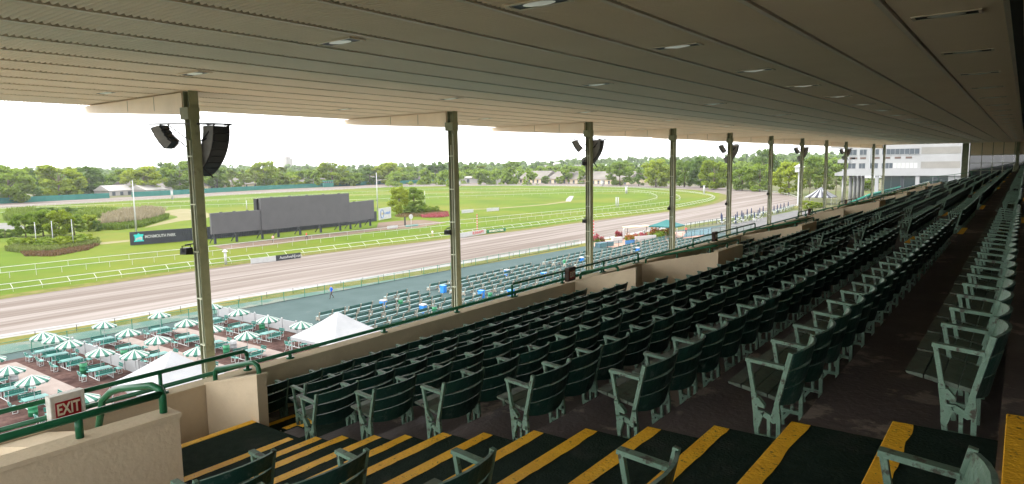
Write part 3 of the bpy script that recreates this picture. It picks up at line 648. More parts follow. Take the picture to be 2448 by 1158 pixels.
# back-stretch windscreen fence
wf = thing('windscreen_fence', 'far green windscreen fence along the back stretch', 'fence')
bp = pxcurve([(-80,491),(0,487.5),(150,479.5),(262,474)], 0, 2); bp2 = pxcurve([(315,471.5),(450,464.5),(600,455.5),(760,448),(925,440)], 0, 2); bp3 = pxcurve([(940,441.5),(1020,437.5),(1098,436)], 0, 2)
for pp in (bp, bp2, bp3):
    for a, b in zip(pp[:-1], pp[1:]):
        m_ = MB(); hh = 3.0
        m_.add([(a.x, a.y, 0), (b.x, b.y, 0), (b.x, b.y, hh), (a.x, a.y, hh), (a.x+.1, a.y+.3, 0), (b.x+.1, b.y+.3, 0), (b.x+.1, b.y+.3, hh), (a.x+.1, a.y+.3, hh)], [(0, 1, 2, 3), (7, 6, 5, 4), (3, 2, 6, 7)]); m_.build('screen_panel', M['mesh'], wf)
    for p, d in resample(pp, 9): MB().cyl(p.x, p.y-.1, 0, 3.3, .07, n=5).build('post', M['fencegreen'], wf)

# ------------------------------------------------------------------ video board
vb = thing('video_board', 'huge dark grey stepped video board standing in the infield', 'screen')
def slab(name, x0, y0, x1, y1, z0, z1, m_, th=.5):
    d = Vector((x1-x0, y1-y0, 0)).normalized(); n_ = Vector((-d.y, d.x, 0))*th; mb = MB()
    a, b = Vector((x0, y0, 0)), Vector((x1, y1, 0)); Z = lambda p, z: (p.x, p.y, z)
    mb.add([Z(a, z0), Z(b, z0), Z(b+n_, z0), Z(a+n_, z0), Z(a, z1), Z(b, z1), Z(b+n_, z1), Z(a+n_, z1)], [(3, 2, 1, 0), (4, 5, 6, 7), (0, 1, 5, 4), (1, 2, 6, 5), (2, 3, 7, 6), (3, 0, 4, 7)])
    return mb.build(name, m_, vb)
slab('screen', 80.6, 142.6, 92.7, 142.4, 2.35, 7.0, M['screen'], .6); slab('screen', 92.75, 142.2, 118.9, 142.2, 2.25, 9.75, M['screen'], .9); slab('screen', 118.95, 142.5, 131.0, 146.2, 2.1, 7.3, M['screen'], .6)
slab('back_box', 92.3, 143.2, 93.6, 143.2, 6.8, 9.6, M['black'], 1.2)
for i, x in enumerate((83, 86.2, 89.5, 96, 101, 106, 111, 116, 121, 126, 129)):
    z = 7.0 if i < 3 else (9.75 if x < 118 else 7.3); MB().box(x, x+.5, 142.9, 143.3, z+.01, z+.14).build('top_light', M['black'], vb)
for x, y in [(81.9, 143.7), (87.1, 143.6), (93.7, 143.6), (98, 143.5), (104.3, 143.6), (110.4, 143.4), (116.6, 143.4), (120.4, 143.8), (125, 145.2), (130, 146.8)]:
    MB().box(x-.22, x+.22, y-.1, y+.3, 0, 2.9).build('post', M['charcoal'], vb); MB().bar((x, y+.2, 2.3), (x+.1, y+2.6, 0), .16).build('brace', M['charcoal'], vb)
wl = thing('board_fence', 'long low charcoal corrugated hoarding behind the video board', 'hoarding')
wp = [(70.4, 158.6), (81.0, 156.2), (93, 153.6), (112, 153.0), (126, 154.4), (142.5, 158.0)]
wallx = MB()
for a, b in zip(wp[:-1], wp[1:]):
    a, b = Vector((*a, 0)), Vector((*b, 0)); L = (b-a).length; n = int(L/.45); d = (b-a)/L; n_ = Vector((-d.y, d.x, 0))
    if a.x < 71:
        m_ = MB(); m_.add([a-n_*.08, b-n_*.08, b-n_*.08+Vector((0, 0, 3)), a-n_*.08+Vector((0, 0, 3)), a+n_*.1, b+n_*.1, b+n_*.1+Vector((0, 0, 3)), a+n_*.1+Vector((0, 0, 3))], [(0, 1, 2, 3), (7, 6, 5, 4), (3, 2, 6, 7), (0, 3, 7, 4)]); m_.build('sign_panel', M['charcoal'], wl)
        continue
    m_ = MB(); vs = []
    for k in range(2*n+1): q = a+d*(L*k/(2*n))+n_*(.05*(k % 2)); vs += [q+Vector((0, 0, .05)), q+Vector((0, 0, 3.0))]
    m_.add(vs, [(2*k, 2*k+2, 2*k+3, 2*k+1) for k in range(2*n)]); m_.build('corrugated_panel', M['charcoal'], wl)
ang = math.atan2(156.2-158.6, 10.6)
nrm = Vector((math.sin(ang), -math.cos(ang), 0))*.13
def onsign(u, z): q = Vector((70.4, 158.6, 0))+Vector((math.cos(ang), math.sin(ang), 0))*u+nrm; return (q.x, q.y, z)
lg = thing('park_sign', 'white park lettering with a teal pavilion emblem on the dark hoarding', 'sign', (0, 0, 0))
upright(obj('lettering', text_mesh('MONMOUTH PARK', .92, 'white', .02, .02, 0, .80), lg), onsign(6.2, 1.72), ang)
e = MB(); e.prism([(-1, -.85), (1, -.85), (1, -.6), (.82, -.6), (.82, .42), (1.0, .42), (.95, .75), (.3, .75), (0, 1.05), (-.3, .75), (-.95, .75), (-1.0, .42), (-.82, .42), (-.82, -.6), (-1, -.6)], 'y', -.02, .02)
o = e.build('emblem', M['signteal'], lg); o.location = onsign(1.75, 1.62); o.rotation_euler = (0, 0, ang)
e = MB(); e.prism([(-.7, -.58), (-.4, -.58), (-.38, -.2), (-.25, -.55), (-.1, -.2), (.05, -.55), (.2, -.2), (.32, -.58), (.62, -.58), (.68, .1), (.35, .25), (-.1, .05), (-.55, -.05)], 'y', -.035, -.021)
o = e.build('emblem_mark', M['white'], lg); o.location = onsign(1.75, 1.62); o.rotation_euler = (0, 0, ang)
gw = thing('sponsor_board', 'white sponsor board with a round crest at the end of the video board', 'sign', (143.7, 158.3, 0), R(20))
MB().box(0, 8.2, 0, .15, .2, 3.7).build('board', M['white'], gw)
ringm = MB(); ringm.tube([(2.1+1.05*math.cos(a), -.03, 1.95+1.3*math.sin(a)) for a in np.linspace(0, 2*math.pi, 20)[:-1]], .10, 5, closed=True); ringm.build('ring', M['signblue'], gw)
upright(obj('lettering', text_mesh('GW', 1.0, 'gold', .01), gw), (2.1, -.03, 1.95)); upright(obj('lettering', text_mesh('G-WRAPS', 1.05, 'signblue', .01, .015, .15, .85), gw), (5.6, -.03, 1.95))
# advertising boards along the dirt
def adboard(px, h, m_, texts, label):
    a, b = gp(*px[0]), gp(*px[1]); d = (b-a); L = d.length; rz = math.atan2(d.y, d.x)
    t = thing('track_board', label, 'sign', a, rz); MB().box(0, L, 0, .08, .05, h).build('board', M[m_], t)
    for s, u, sz, mm in texts: upright(obj('lettering', text_mesh(s, sz, mm, .01, .01, 0, .95), t), (L*u, -.02, h*.52))
adboard([(600,632),(660,625)], 1.0, 'white', [], 'small white track board beside the black car advert')
adboard([(660,625),(719,617.5)], 1.05, 'charcoal', [('AutoAveNJ.com', .60, .72, 'white')], 'black track board advertising a car website in white letters')
adboard([(1098,570),(1162,559)], 1.15, 'white', [('RUNHAPPY', .70, 1.0, 'red')], 'white track board with red capital lettering')
adboard([(1164,559),(1209,553.5)], .9, 'railgreen', [('MONMOUTH PARK', .5, .62, 'cream')], 'green track board next to the red lettered board')
for i, (a, b) in enumerate([((1104,511),(1132,508.5)), ((1164,506.5),(1193,504.5))]):
    adboard([a, b], 1.25, 'white', [], 'blank white board on the infield grass, %s one' % ('nearer the column' if i == 0 else 'farther from the column'))
adboard([(926,548.5),(951,545.5)], .8, 'white', [], 'small white board on the turf rail near the screen')
adboard([(970,543.5),(1000,540.5)], .55, 'teal', [], 'small teal board on the turf rail by the dial')
# posts, poles
def pole(px, h, r0, r1, label, m_='white', cap=False, bands=None, name='pole'):
    p = gp(*px); t = thing(name, label, 'pole', p)
    if bands:
        for k in range(bands): MB().cyl(0, 0, h*k/bands, h*(k+1)/bands, r0, n=8).build('band', M['red' if k % 2 else 'white'], t)
    else: MB().cyl(0, 0, 0, h, r0, r1, 8).build('shaft', M[m_], t, smooth=True)
    if cap: MB().add([(-r0*1.8, -r0*1.8, h), (r0*1.8, -r0*1.8, h), (r0*1.8, r0*1.8, h), (-r0*1.8, r0*1.8, h), (0, 0, h+.45)], [(3, 2, 1, 0), (0, 1, 4), (1, 2, 4), (2, 3, 4), (3, 0, 4)]).build('cap', M[m_], t)
    else: MB().cyl(0, 0, h, h+.12, r1*1.6 if not bands else r0*.6, n=8).build('finial', M[m_], t)
pole((326, 556), 13.9, .24, .12, 'tall white flagpole behind the hoarding left of the screen', name='flagpole'); pole((903, 505), 14.1, .22, .12, 'tall white flagpole behind the end of the screen', name='flagpole')
pole((540, 633), 2.3, .22, .22, 'stout white winning post with pointed cap beside the dirt track', cap=True, name='winning_post')
pole((1141, 553), 4.3, .13, .13, 'red and white banded pole at the turf rail gap', bands=14, name='striped_pole'); pole((1419, 578), 4.6, .12, .12, 'red and white banded finish pole beside the gazebo island', bands=14, name='striped_pole')
for i, (px, h, r_) in enumerate([((1497,463),3.8,.65),((1473,494),3.4,.25),((1478,494),3.4,.25),((1683,464),4.2,.45),((590,500),3.4,.2),((460,528),3.2,.3),((412,477),5,.6),((1098,446),4,.9),((1440,445),4,.9)]):
    pole(px, h, r_, r_, 'white marker post on the turf, %s' % ['broad one before the far bend', 'slim one of a pair before the bend', 'its slim twin before the bend', 'at the outer end of the bend', 'behind the left of the screen', 'small one by the worn ground', 'on the back stretch at the left', 'on the back stretch at the middle', 'on the back stretch near the bend'][i], name='marker_post')
for i, (x, y, h) in enumerate([(88,594,5.6),(128,590,5.6),(176,591,6.0),(974,498,7.0),(1002,493,6.0),(1016,492,6.0)]):
    pole((x, y), h, .10, .07, 'thin white flagpole in the %s planting bed, %s' % (('left', 'leftmost of three') if i == 0 else ('left', 'middle of three') if i == 1 else ('left', 'rightmost of three') if i == 2 else ('right', ['nearest the tree trunk', 'in the middle', 'farthest from the trunk'][i-3])), name='flagpole')
dl = thing('dial_sign', 'round white dial on a short pole beside the screen apron', 'sign', gp(983, 538))
MB().cyl(0, 0, 0, 1.6, .08, n=6).build('pole', M['white'], dl); MB().tube([(0, -.05, 2.3), (0, .05, 2.3)], .75, 14).build('dial', M['white'], dl); MB().box(-2.6, -2.2, -.1, .1, 0, 2.4).build('bar', M['charcoal'], dl)

# ------------------------------------------------------------------ picnic ground
def picnic_parts():
    P = {}
    top = MB()
    P['table_top'] = [MB().box(-.78, .78, -.45+.152*k, -.45+.152*k+.145, .72, .76) for k in range(6)]
    legs = []
    for sx in (-1, 1):
        m_ = MB()
        for sy in (-1, 1): m_.tube([(sx*.55, sy*.35, .72), (sx*.55, sy*.35, .03)], .03, 6)
        m_.tube([(sx*.55, -.9, .05), (sx*.55, .9, .05)], .03, 6); legs.append(m_)
    bench = []
    for (cx, cy, rz, L) in ((0, -.92, 0, 1.45), (0, .92, math.pi, 1.45), (-1.32, 0, -math.pi/2, .80), (1.32, 0, math.pi/2, .80)):
        s1 = MB().box(-L/2, L/2, -.17, .17, .42, .46); b1 = MB().box(-L/2, L/2, -.245, -.205, .56, .70); b1.box(-L/2, L/2, -.275, -.235, .73, .85)
        f1 = []
        for s_ in (-1, 1): f1.append(MB().tube([(s_*L*.36, .15, .41), (s_*L*.36, .12, .03), (s_*L*.36, -.18, .03), (s_*L*.36, -.17, .42), (s_*L*.36, -.29, .86)], .024, 6))
        bench.append((cx, cy, rz, s1, b1, f1))
    return P, legs, bench
PP, LG, BN = picnic_parts()
meT = [m_.mesh('table_plank', M['teal']) for m_ in PP['table_top']]; meL = [m_.mesh('leg_frame', M['tubewhite']) for m_ in LG]
meB = [(cx, cy, rz, a.mesh('bench_seat', M['teal']), b.mesh('bench_back', M['tealdark']), [q.mesh('bench_frame', M['tubewhite']) for q in f]) for cx, cy, rz, a, b, f in BN]
def picnic(x, y, label):
    t = thing('picnic_table', label, 'picnic table', (x, y, .02), R(random.uniform(-4, 4)), 'teal picnic tables on the mulch')
    for m_ in meT: obj('table_plank', m_, t)
    for m_ in meL: obj('leg_frame', m_, t)
    for cx, cy, rz, a, b, f in meB:
        bo = obj('bench_seat', a, t, (cx, cy, 0), rz)
        for nm, m_ in (('bench_back', b), ('bench_frame', f[0]), ('bench_frame', f[1])): obj(nm, m_, bo)
def canopy(n=20, r=1.08, h=.42):
    m_ = MB()
    for k in range(n):
        a0, a1 = 2*math.pi*k/n, 2*math.pi*(k+1)/n; am = (a0+a1)/2; mi = k % 2
        def q(rr, a, z): return (rr*math.cos(a), rr*math.sin(a), z)
        m_.add([q(.10, a0, h), q(.10, a1, h), q(r*.5, a1, h*.60), q(r*.5, a0, h*.60)], [(0, 3, 2, 1)], mi); m_.add([q(r*.5, a0, h*.60), q(r*.5, a1, h*.60), q(r, a1, 0), q(r*.985, am, -.0), q(r, a0, 0)], [(0, 4, 3, 2, 1)], mi)
        m_.add([q(r, a0, 0), q(r*.985, am, 0), q(r, a1, 0), q(r*1.0, a1, -.10), q(r*.99, am, -.16), q(r*1.0, a0, -.10)], [(0, 5, 4, 3, 2, 1)], mi)
    m_.add([(0, 0, h+.06)]+[(.13*math.cos(a), .13*math.sin(a), h-.015) for a in np.linspace(0, 2*math.pi, 11)[:-1]], [(0, 1+k, 1+(k+1) % 10) for k in range(10)], 1)
    return m_.mesh('canopy', [M['umbgreen'], M['umbwhite']])
meC = canopy(); meP = MB().cyl(0, 0, .03, 2.4, .022, n=8).mesh('umbrella_pole', M['galv'])
def umbrella(x, y, label):
    t = thing('parasol', label, 'parasol', (x, y, .02), random.uniform(0, 1), 'green and white striped parasols'); t.rotation_euler = (R(random.uniform(-3, 3)), R(random.uniform(-3, 3)), random.uniform(0, 1))
    obj('canopy', meC, t, (0, 0, 2.02+random.uniform(-.05, .05))); obj('umbrella_pole', meP, t)
COLS = [17.5, 23.3, 28.2, 33.3, 38.6]
TB = [(0, 69.6, 0), (0, 65.0, 1), (0, 60.2, 1), (0, 56.1, 1), (0, 51.6, 0), (1, 70.4, 1), (1, 67.9, 1), (1, 65.0, 1), (1, 59.9, 1), (2, 70.3, 1), (2, 64.9, 1), (2, 60.2, 1), (2, 53.4, 1), (3, 69.9, 1), (3, 64.2, 1), (3, 59.9, 1), (3, 54.5, 1), (4, 69.4, 1), (4, 64.0, 1), (4, 58.9, 1), (4, 54.0, 1)]
cnt = {}
for c, y, um in TB:
    k = cnt.get(c, 0); cnt[c] = k+1; x = COLS[c]+random.uniform(-.2, .2)
    picnic(x, y, 'teal picnic table with benches, %s from the track in %s row from left' % (ORD[k], ORD[c]))
    if um: umbrella(x, y, 'striped parasol over the %s table from the track, %s row from left' % (ORD[k], ORD[c]))
umbrella(17.8, 48.5, 'striped parasol partly hidden behind the exit sign'); umbrella(25.0, 57.0, 'striped parasol behind the peak of the nearer white tent'); umbrella(14.6, 66.5, 'striped parasol cut by the edge of the picture')
# white vinyl fences
def vinyl(x, y0, y1, label):
    t = thing('vinyl_fence', label, 'fence', (x, y0, 0)); n = int((y1-y0)/2.4); s_ = (y1-y0)/n
    for k in range(n): MB().box(-.02, .02, k*s_+.07, (k+1)*s_-.07, .06, 1.12).box(-.03, .03, k*s_+.07, (k+1)*s_-.07, 1.12, 1.2).build('panel', M['vinyl'], t)
    for k in range(n+1):
        pm = MB().box(-.065, .065, k*s_-.065, k*s_+.065, 0, 1.32); pm.add([(-.085, k*s_-.085, 1.32), (.085, k*s_-.085, 1.32), (.085, k*s_+.085, 1.32), (-.085, k*s_+.085, 1.32), (0, k*s_, 1.42)], [(3, 2, 1, 0), (0, 1, 4), (1, 2, 4), (2, 3, 4), (3, 0, 4)]); pm.build('post', M['vinyl'], t)
vinyl(25.6, 50.0, 70.8, 'white vinyl fence between the picnic tables running towards the track'); vinyl(41.6, 44.0, 73.4, 'white vinyl fence dividing the picnic ground from the apron benches')
# tents
def tent(c, s, h0, h1, label, stripes=False, rz=0, mname='canvas', open_=True):
    t = thing('tent', label, 'tent', (c[0], c[1], 0), rz); n = 8; m_ = MB(); cs = [(-s, -s), (s, -s), (s, s), (-s, s)]
    for k in range(4):
        a, b = Vector(cs[k]), Vector(cs[(k+1) % 4])
        for i in range(n):
            for j in range(5):
                def q(u, v): p = (a+(b-a)*u)*(1-v); z = h0+(h1-h0)*(v**1.15); return (p.x, p.y, z)
                m_.add([q(i/n, j/5), q((i+1)/n, j/5), q((i+1)/n, (j+1)/5), q(i/n, (j+1)/5)], [(0, 1, 2, 3)], (i % 2) if stripes else 0)
            p, r_ = a+(b-a)*i/n, a+(b-a)*(i+1)/n; mid = (p+r_)/2
            m_.add([(p.x, p.y, h0), (r_.x, r_.y, h0), (r_.x, r_.y, h0-.22), (mid.x, mid.y, h0-.30), (p.x, p.y, h0-.22)], [(4, 3, 2, 1, 0)], (i % 2) if stripes else 0)
    m_.build('roof', [M[mname], M['stripeblack']], t)
    for x, y in cs: MB().cyl(x*.98, y*.98, 0, h0, .05, n=8).build('leg', M['galv'], t)
    for x, y in cs: MB().tube([(x, y, h0-.2), (x*1.25, y*1.25, 0)], .012, 4).build('guy_rope', M['white'], t)
    return t
tent((23.1, 47.2), 2.9, 2.25, 4.3, 'nearer white peaked marquee beside the picnic tables'); tent((38.0, 47.6), 2.9, 2.25, 4.3, 'white peaked marquee next to the white fence and benches')
tent((142.6, 63.4), 3.0, 2.7, 4.0, 'teal square canopy on the flower island beside the track', mname='tealroof')
# bins
def barrel(x, y, label, m_='barrel'):
    t = thing('litter_barrel', label, 'bin', (x, y, .02)); b = MB()
    b.tube([(0, 0, 0), (0, 0, .28), (0, 0, .30), (0, 0, .32), (0, 0, .60), (0, 0, .62), (0, 0, .64), (0, 0, .9)], [.29, .29, .305, .29, .29, .305, .29, .29], 14); b.build('drum', M[m_], t, smooth=True)
    MB().cyl(0, 0, .90, .93, .27, n=14).build('liner', M['black' if m_ == 'barrel' else 'white'], t)
for i, (x, y, l, m_) in enumerate([(201,893,'green steel litter barrel beside the fourth table of the second row','barrel'),(80,995,'green steel litter barrel just left of the exit sign','barrel'),(298,860,'green litter barrel by the white fence end','barrel'),(542,848,'green litter barrel right of the first column','barrel'),(559,838,'white litter drum next to the green barrel by the first column','vinyl'),(35,915,'white litter drum between the left picnic tables','vinyl'),(487,822,'white litter drum left of the first column','vinyl'),(627,790,'green litter barrel beside the white fence','barrel')]):
    p = gp(x, y); barrel(p.x, p.y, l, m_)
hy = thing('hydrant', 'small yellow hydrant near the white fence', 'hydrant', gp(311, 864)); MB().tube([(0, 0, 0), (0, 0, .55), (0, 0, .7), (0, 0, .78)], [.13, .13, .1, .02], 8).build('body', M['yellow'], hy); MB().tube([(-.2, 0, .45), (.2, 0, .45)], .06, 6).build('outlet', M['yellow'], hy)

# ------------------------------------------------------------------ apron benches
L = 3.7
bs = MB(); 
for k in range(3): bs.box(-L/2, L/2, -.02+k*.14, .10+k*.14, .43, .46)
bb = MB()
for k in range(3): bb.box(-L/2, L/2, -.10-.05*k, -.065-.05*k, .54+k*.13, .65+k*.13)
lgm = MB().prism([(.40, 0), (.40, .10), (.30, .36), (.42, .43), (-.05, .43), (-.12, .56), (-.24, .96), (-.31, .95), (-.17, .45), (-.10, .30), (-.22, .10), (-.22, 0), (-.10, 0), (.05, .16), (.22, 0)], 'x', -.06, .06)
meBS, meBB, meBL = bs.mesh('bench_seat', M['benchseat']), bb.mesh('bench_back', M['benchgreen']), lgm.mesh('end_frame', M['benchleg'])
whole = MB().add(bs.v, bs.f, 0).add(bb.v, bb.f, 1)
for s_ in (-1, 0, 1): whole.add([(x+s_*(L/2-.06), y, z) for x, y, z in lgm.v], lgm.f, 2)
meW = whole.mesh('bench', [M['benchseat'], M['benchgreen'], M['benchleg']])
nb = 0
for r_ in range(9):
    y = 63.6-r_*2.02; xs = 46.5 if r_ < 5 else 44.5+r_*.2; k = 0; x = xs
    while x < (118 if r_ == 0 else 134):
        skip = (r_ == 0 and x < 56) or (r_ == 1 and 54 < x < 58.0) or (62 < x < 65.4) or (88 < x < 91) or (y > 62 and x > 108)
        if not skip:
            lab = 'green slatted bench with pale end frames, %s of the %s row from the track' % (od(k), ORD[r_])
            c = (x+L/2, y+random.uniform(-.12, .12), .02); rz = R(random.uniform(-1.5, 1.5))
            if x < 74:
                t = thing('bench', lab, 'bench', c, rz, 'rows of benches on the apron'); obj('bench_seat', meBS, t); obj('bench_back', meBB, t)
                for s_ in (-1, 0, 1): obj('end_frame', meBL, t, (s_*(L/2-.06), 0, 0))
            else: tag(obj('bench', meW, None, c, rz), lab, 'bench', 'rows of benches on the apron')
            k += 1; nb += 1
        x += 3.95
def bluebin(x, y, label):
    t = thing('recycling_bin', label, 'bin', (x, y, .02)); MB().prism([(-.28, 0), (.28, 0), (.33, .85), (-.33, .85)], 'x', -.3, .3).build('body', M['bluebin'], t); MB().box(-.33, .33, -.36, .36, .86, .98).build('lid', M['white' if int(x) % 2 else 'bluebin'], t)
for i, (x, y) in enumerate([(917,737),(1012,748),(1060,700),(1151,713),(1212,660),(1221,712),(1390,629),(1524,605),(1108,765),(1300,668)]):
    p = gp(x, y); bluebin(p.x, p.y, 'blue recycling bin among the apron benches, %s from the picnic fence' % ORD[i])
for i, (x, y) in enumerate([(958,734),(1039,752),(1172,716),(1350,634),(1325,663),(1492,642)]):
    p = gp(x, y); barrel(p.x, p.y, 'green litter barrel among the apron benches, %s from the picnic fence' % ORD[i])
# ================================================================== VEGETATION
def leaf_cloud(centres, radii, n, size, seed, flat=.0, up=.25):
    """leaf-sized quads spread through a set of clumps; the list is in unit coordinates"""
    r_ = np.random.default_rng(seed); k = len(centres); w = np.array(radii)**2; idx = r_.choice(k, n, p=w/w.sum())
    d = r_.normal(size=(n, 3)); d /= np.linalg.norm(d, axis=1)[:, None]
    rad = np.array(radii)[idx][:, None]*(r_.random((n, 1))**.45)
    d2 = d.copy(); d2[:, 2] *= (1-flat)
    c = np.array(centres)[idx]+d2*rad
    nrm = d+r_.normal(size=(n, 3))*.55+np.array([0, 0, up]); nrm /= np.linalg.norm(nrm, axis=1)[:, None]
    a = np.cross(nrm, r_.normal(size=(n, 3))); a /= np.linalg.norm(a, axis=1)[:, None]; b = np.cross(nrm, a)
    s = size*(.6+.8*r_.random((n, 1)))
    v = np.stack([c-a*s-b*s*.55, c+a*s*.9-b*s*.6, c+a*s+b*s*.5, c-a*s*.8+b*s*.65], 1)
    return v.reshape(-1, 3)
def quads(name, v, m_):
    n = len(v)//4; me = bpy.data.meshes.new(name); me.vertices.add(len(v)); me.vertices.foreach_set('co', v.astype(np.float32).ravel())
    me.loops.add(4*n); me.loops.foreach_set('vertex_index', np.arange(4*n, dtype=np.int32)); me.polygons.add(n)
    me.polygons.foreach_set('loop_start', np.arange(0, 4*n, 4, dtype=np.int32)); me.materials.append(m_); me.update(calc_edges=True); return me
def crown_round(seed, n=3200, lo=.06, size=.030):
    r_ = random.Random(seed); cs, rs = [], []
    for k in range(48):
        th = r_.uniform(0, 2*math.pi); z = r_.random(); pr = math.sin(math.pi*min(1, .14+.76*z))**.6*.40
        rr = pr*math.sqrt(r_.uniform(.25, 1)); cs.append((rr*math.cos(th), rr*math.sin(th), lo+.03+(.87-lo)*z)); rs.append(r_.uniform(.075, .15))
    return leaf_cloud(cs, rs, n, size, seed, .25)
def crown_pine(seed, n=1500):
    r_ = random.Random(seed); cs, rs = [], []
    for k in range(26):
        z = r_.uniform(.36, .97); th = r_.uniform(0, 2*math.pi); rr = (.44*(1.08-z)+.12)*r_.uniform(.35, 1); cs.append((rr*math.cos(th), rr*math.sin(th), z)); rs.append(r_.uniform(.07, .13))
    return leaf_cloud(cs, rs, n, .022, seed, .62, .8)
def crown_cone(seed, n=1700):
    r_ = random.Random(seed); cs, rs = [], []
    for k in range(40):
        z = r_.uniform(.10, .95); th = r_.uniform(0, 2*math.pi); rr = .40*(1.02-z)*r_.uniform(.4, 1); cs.append((rr*math.cos(th), rr*math.sin(th), z)); rs.append(.05+.08*(1-z))
    return leaf_cloud(cs, rs, n, .024, seed, .4, .3)
def trunk_mesh(seed, top=.72, r0=.018, forks=5, lo=.3):
    r_ = random.Random(seed); m_ = MB(); m_.tube([(0, 0, -.01), (.006, 0, lo*.6), (r_.uniform(-.02, .02), r_.uniform(-.02, .02), lo+.1), (0, 0, top)], [r0*1.35, r0, r0*.8, r0*.25], 7)
    for k in range(forks):
        a = r_.uniform(0, 2*math.pi); z = lo+r_.uniform(0, .25); R_ = r_.uniform(.15, .28); m_.tube([(0, 0, z), (R_*.5*math.cos(a), R_*.5*math.sin(a), z+.12), (R_*math.cos(a), R_*math.sin(a), z+.28)], [r0*.5, r0*.35, r0*.12], 5)
    return m_.mesh('trunk', M['bark'], True)
LF = M['leaf']
CR = {}
for mi in range(3):
    for v_ in range(3): CR['r', mi, v_] = quads('crown', crown_round(10*mi+v_), LF[mi])
for v_ in range(3): CR['p', 0, v_] = quads('crown', crown_pine(70+v_), LF[4]); CR['c', 2, v_] = quads('crown', crown_cone(80+v_), LF[2])
CR['s', 0, 0] = quads('crown', crown_round(95, 2600, .0, .030), LF[0]); CR['s', 1, 0] = quads('crown', crown_round(96, 2600, .0, .030), LF[1]); CR['n', 0, 0] = quads('crown', crown_round(97, 6000, .16, .021), LF[0]); CR['n', 1, 0] = quads('crown', crown_round(98, 6000, .10, .021), LF[1]); CR['n', 2, 0] = quads('crown', crown_round(99, 5000, .02, .021), LF[2])
TR = [trunk_mesh(5), trunk_mesh(6), trunk_mesh(7, .9, .012, 6, .35)]
def tree(px, base, top, wpx, kind, label, name='tree', grp='trees beyond the racetrack'):
    p = gp(px, base); mpp = (p-Vector((0, 0, H))).dot(_f)/FPX; h = (base-top)*mpp; w = wpx*mpp
    t = thing(name, label, 'shrub' if 'shrub' in name else 'tree', p, random.uniform(0, 6), grp); t.scale = (w/.95, w/.95, h)
    obj('crown', CR[kind], t)
    if kind[0] != 's': obj('trunk', TR[2 if kind[0] == 'p' else random.randrange(2)], t)
TL = [(25,486,393,120,('r',0,0),'large dense green tree at the far left beyond the green fence'),(82,478,404,62,('c',2,0),'dark fir between the two big trees on the left'),(143,474,391,130,('r',1,0),'broad yellow-green tree beyond the fence on the left'),(212,468,396,85,('r',2,0),'dark green round tree beside the white stable on the left'),(60,474,394,60,('r',0,1),'smaller green tree behind the dark fir'),
 (262,462,420,50,('r',0,2),'low green tree left of the small white stable'),(345,464,396,100,('r',1,1),'spreading yellow-green tree over the white stable roofs'),(300,458,398,60,('r',0,1),'green tree behind the white stable roofs'),(432,460,384,92,('r',0,0),'bright green tree left of the first column'),(400,452,386,55,('r',2,1),'dark green tree behind the stables left of the first column'),(520,452,392,60,('r',0,2),'green tree just right of the first column'),
 (556,456,408,52,('p',0,0),'flat-topped pine right of the first loudspeaker'),(585,455,404,46,('p',0,1),'dark pine second right of the first loudspeaker'),(612,453,398,52,('p',0,2),'tall pine third right of the first loudspeaker'),(633,448,383,74,('r',1,2),'tall yellow-green tree above the left part of the screen'),(676,451,399,44,('p',0,0),'dark pine above the centre of the screen'),(694,450,416,66,('s',1,0),'bright leafy bush under the pine above the screen'),(738,446,402,64,('r',0,1),'round green tree behind the judges stand'),
 (795,446,385,84,('r',1,0),'tall yellow-green tree right of the judges stand'),(836,444,413,72,('r',0,2),'low wide green tree right of the judges stand'),(884,442,398,54,('r',2,0),'dark green tree behind the tall flagpole'),(928,441,387,80,('r',1,1),'large yellow-green tree right of the tall flagpole'),(975,437,398,52,('r',0,0),'green tree left of the second column'),(1018,436,392,60,('p',0,1),'broad pine just left of the second column'),(1045,436,385,56,('r',2,1),'dark tree touching the second column'),
 (1122,434,390,52,('r',0,1),'green tree just right of the second column'),(1150,437,396,56,('p',0,2),'brownish pine right of the second column'),(1197,434,404,40,('r',0,2),'green tree above the white stable wall'),(1226,430,386,58,('r',0,0),'pale green tree behind the long barns'),(1232,438,418,24,('r',2,2),'small round tree in front of the first long barn'),(1305,440,420,24,('r',2,0),'small round tree in front of the second long barn'),(1338,440,421,25,('r',0,1),'small light tree beside the numbered board'),
 (1272,428,406,46,('r',0,2),'low tree in front of the far pink building'),(1352,428,408,44,('r',2,1),'low tree below the parked trucks'),(1438,438,392,44,('r',0,0),'pale green tree right of the third column'),(1482,444,381,66,('r',0,1),'tall green tree right of the third column'),(1527,446,398,50,('c',2,1),'dark spreading fir near the far bend'),(1568,448,378,74,('r',1,2),'tall yellow-green tree left of the fourth column'),(1636,448,382,60,('r',0,2),'green tree right of the fourth column'),(1675,449,372,66,('r',2,2),'tall dark green tree right of the fourth column'),(1706,454,380,80,('r',1,0),'broad yellow-green tree beside the far bend'),
 (1774,456,398,64,('r',0,0),'round green tree just right of the fifth column'),(1816,458,386,74,('r',0,1),'leafy green tree between the fifth and sixth columns'),(1826,440,354,66,('r',2,0),'tall dark tree rising behind the sixth column'),(1886,466,386,84,('r',1,1),'large bright tree right of the sixth column'),(1935,478,400,62,('p',0,0),'pine left of the striped tent'),(1968,480,404,58,('p',0,1),'pine behind the striped tent'),(1998,472,398,60,('p',0,2),'pine at the corner of the clubhouse'),(1950,452,372,80,('r',0,2),'pale green tree behind the pines'),(2062,455,408,70,('r',0,0),'green tree seen through the clubhouse columns')]
for a in TL: tree(*a)
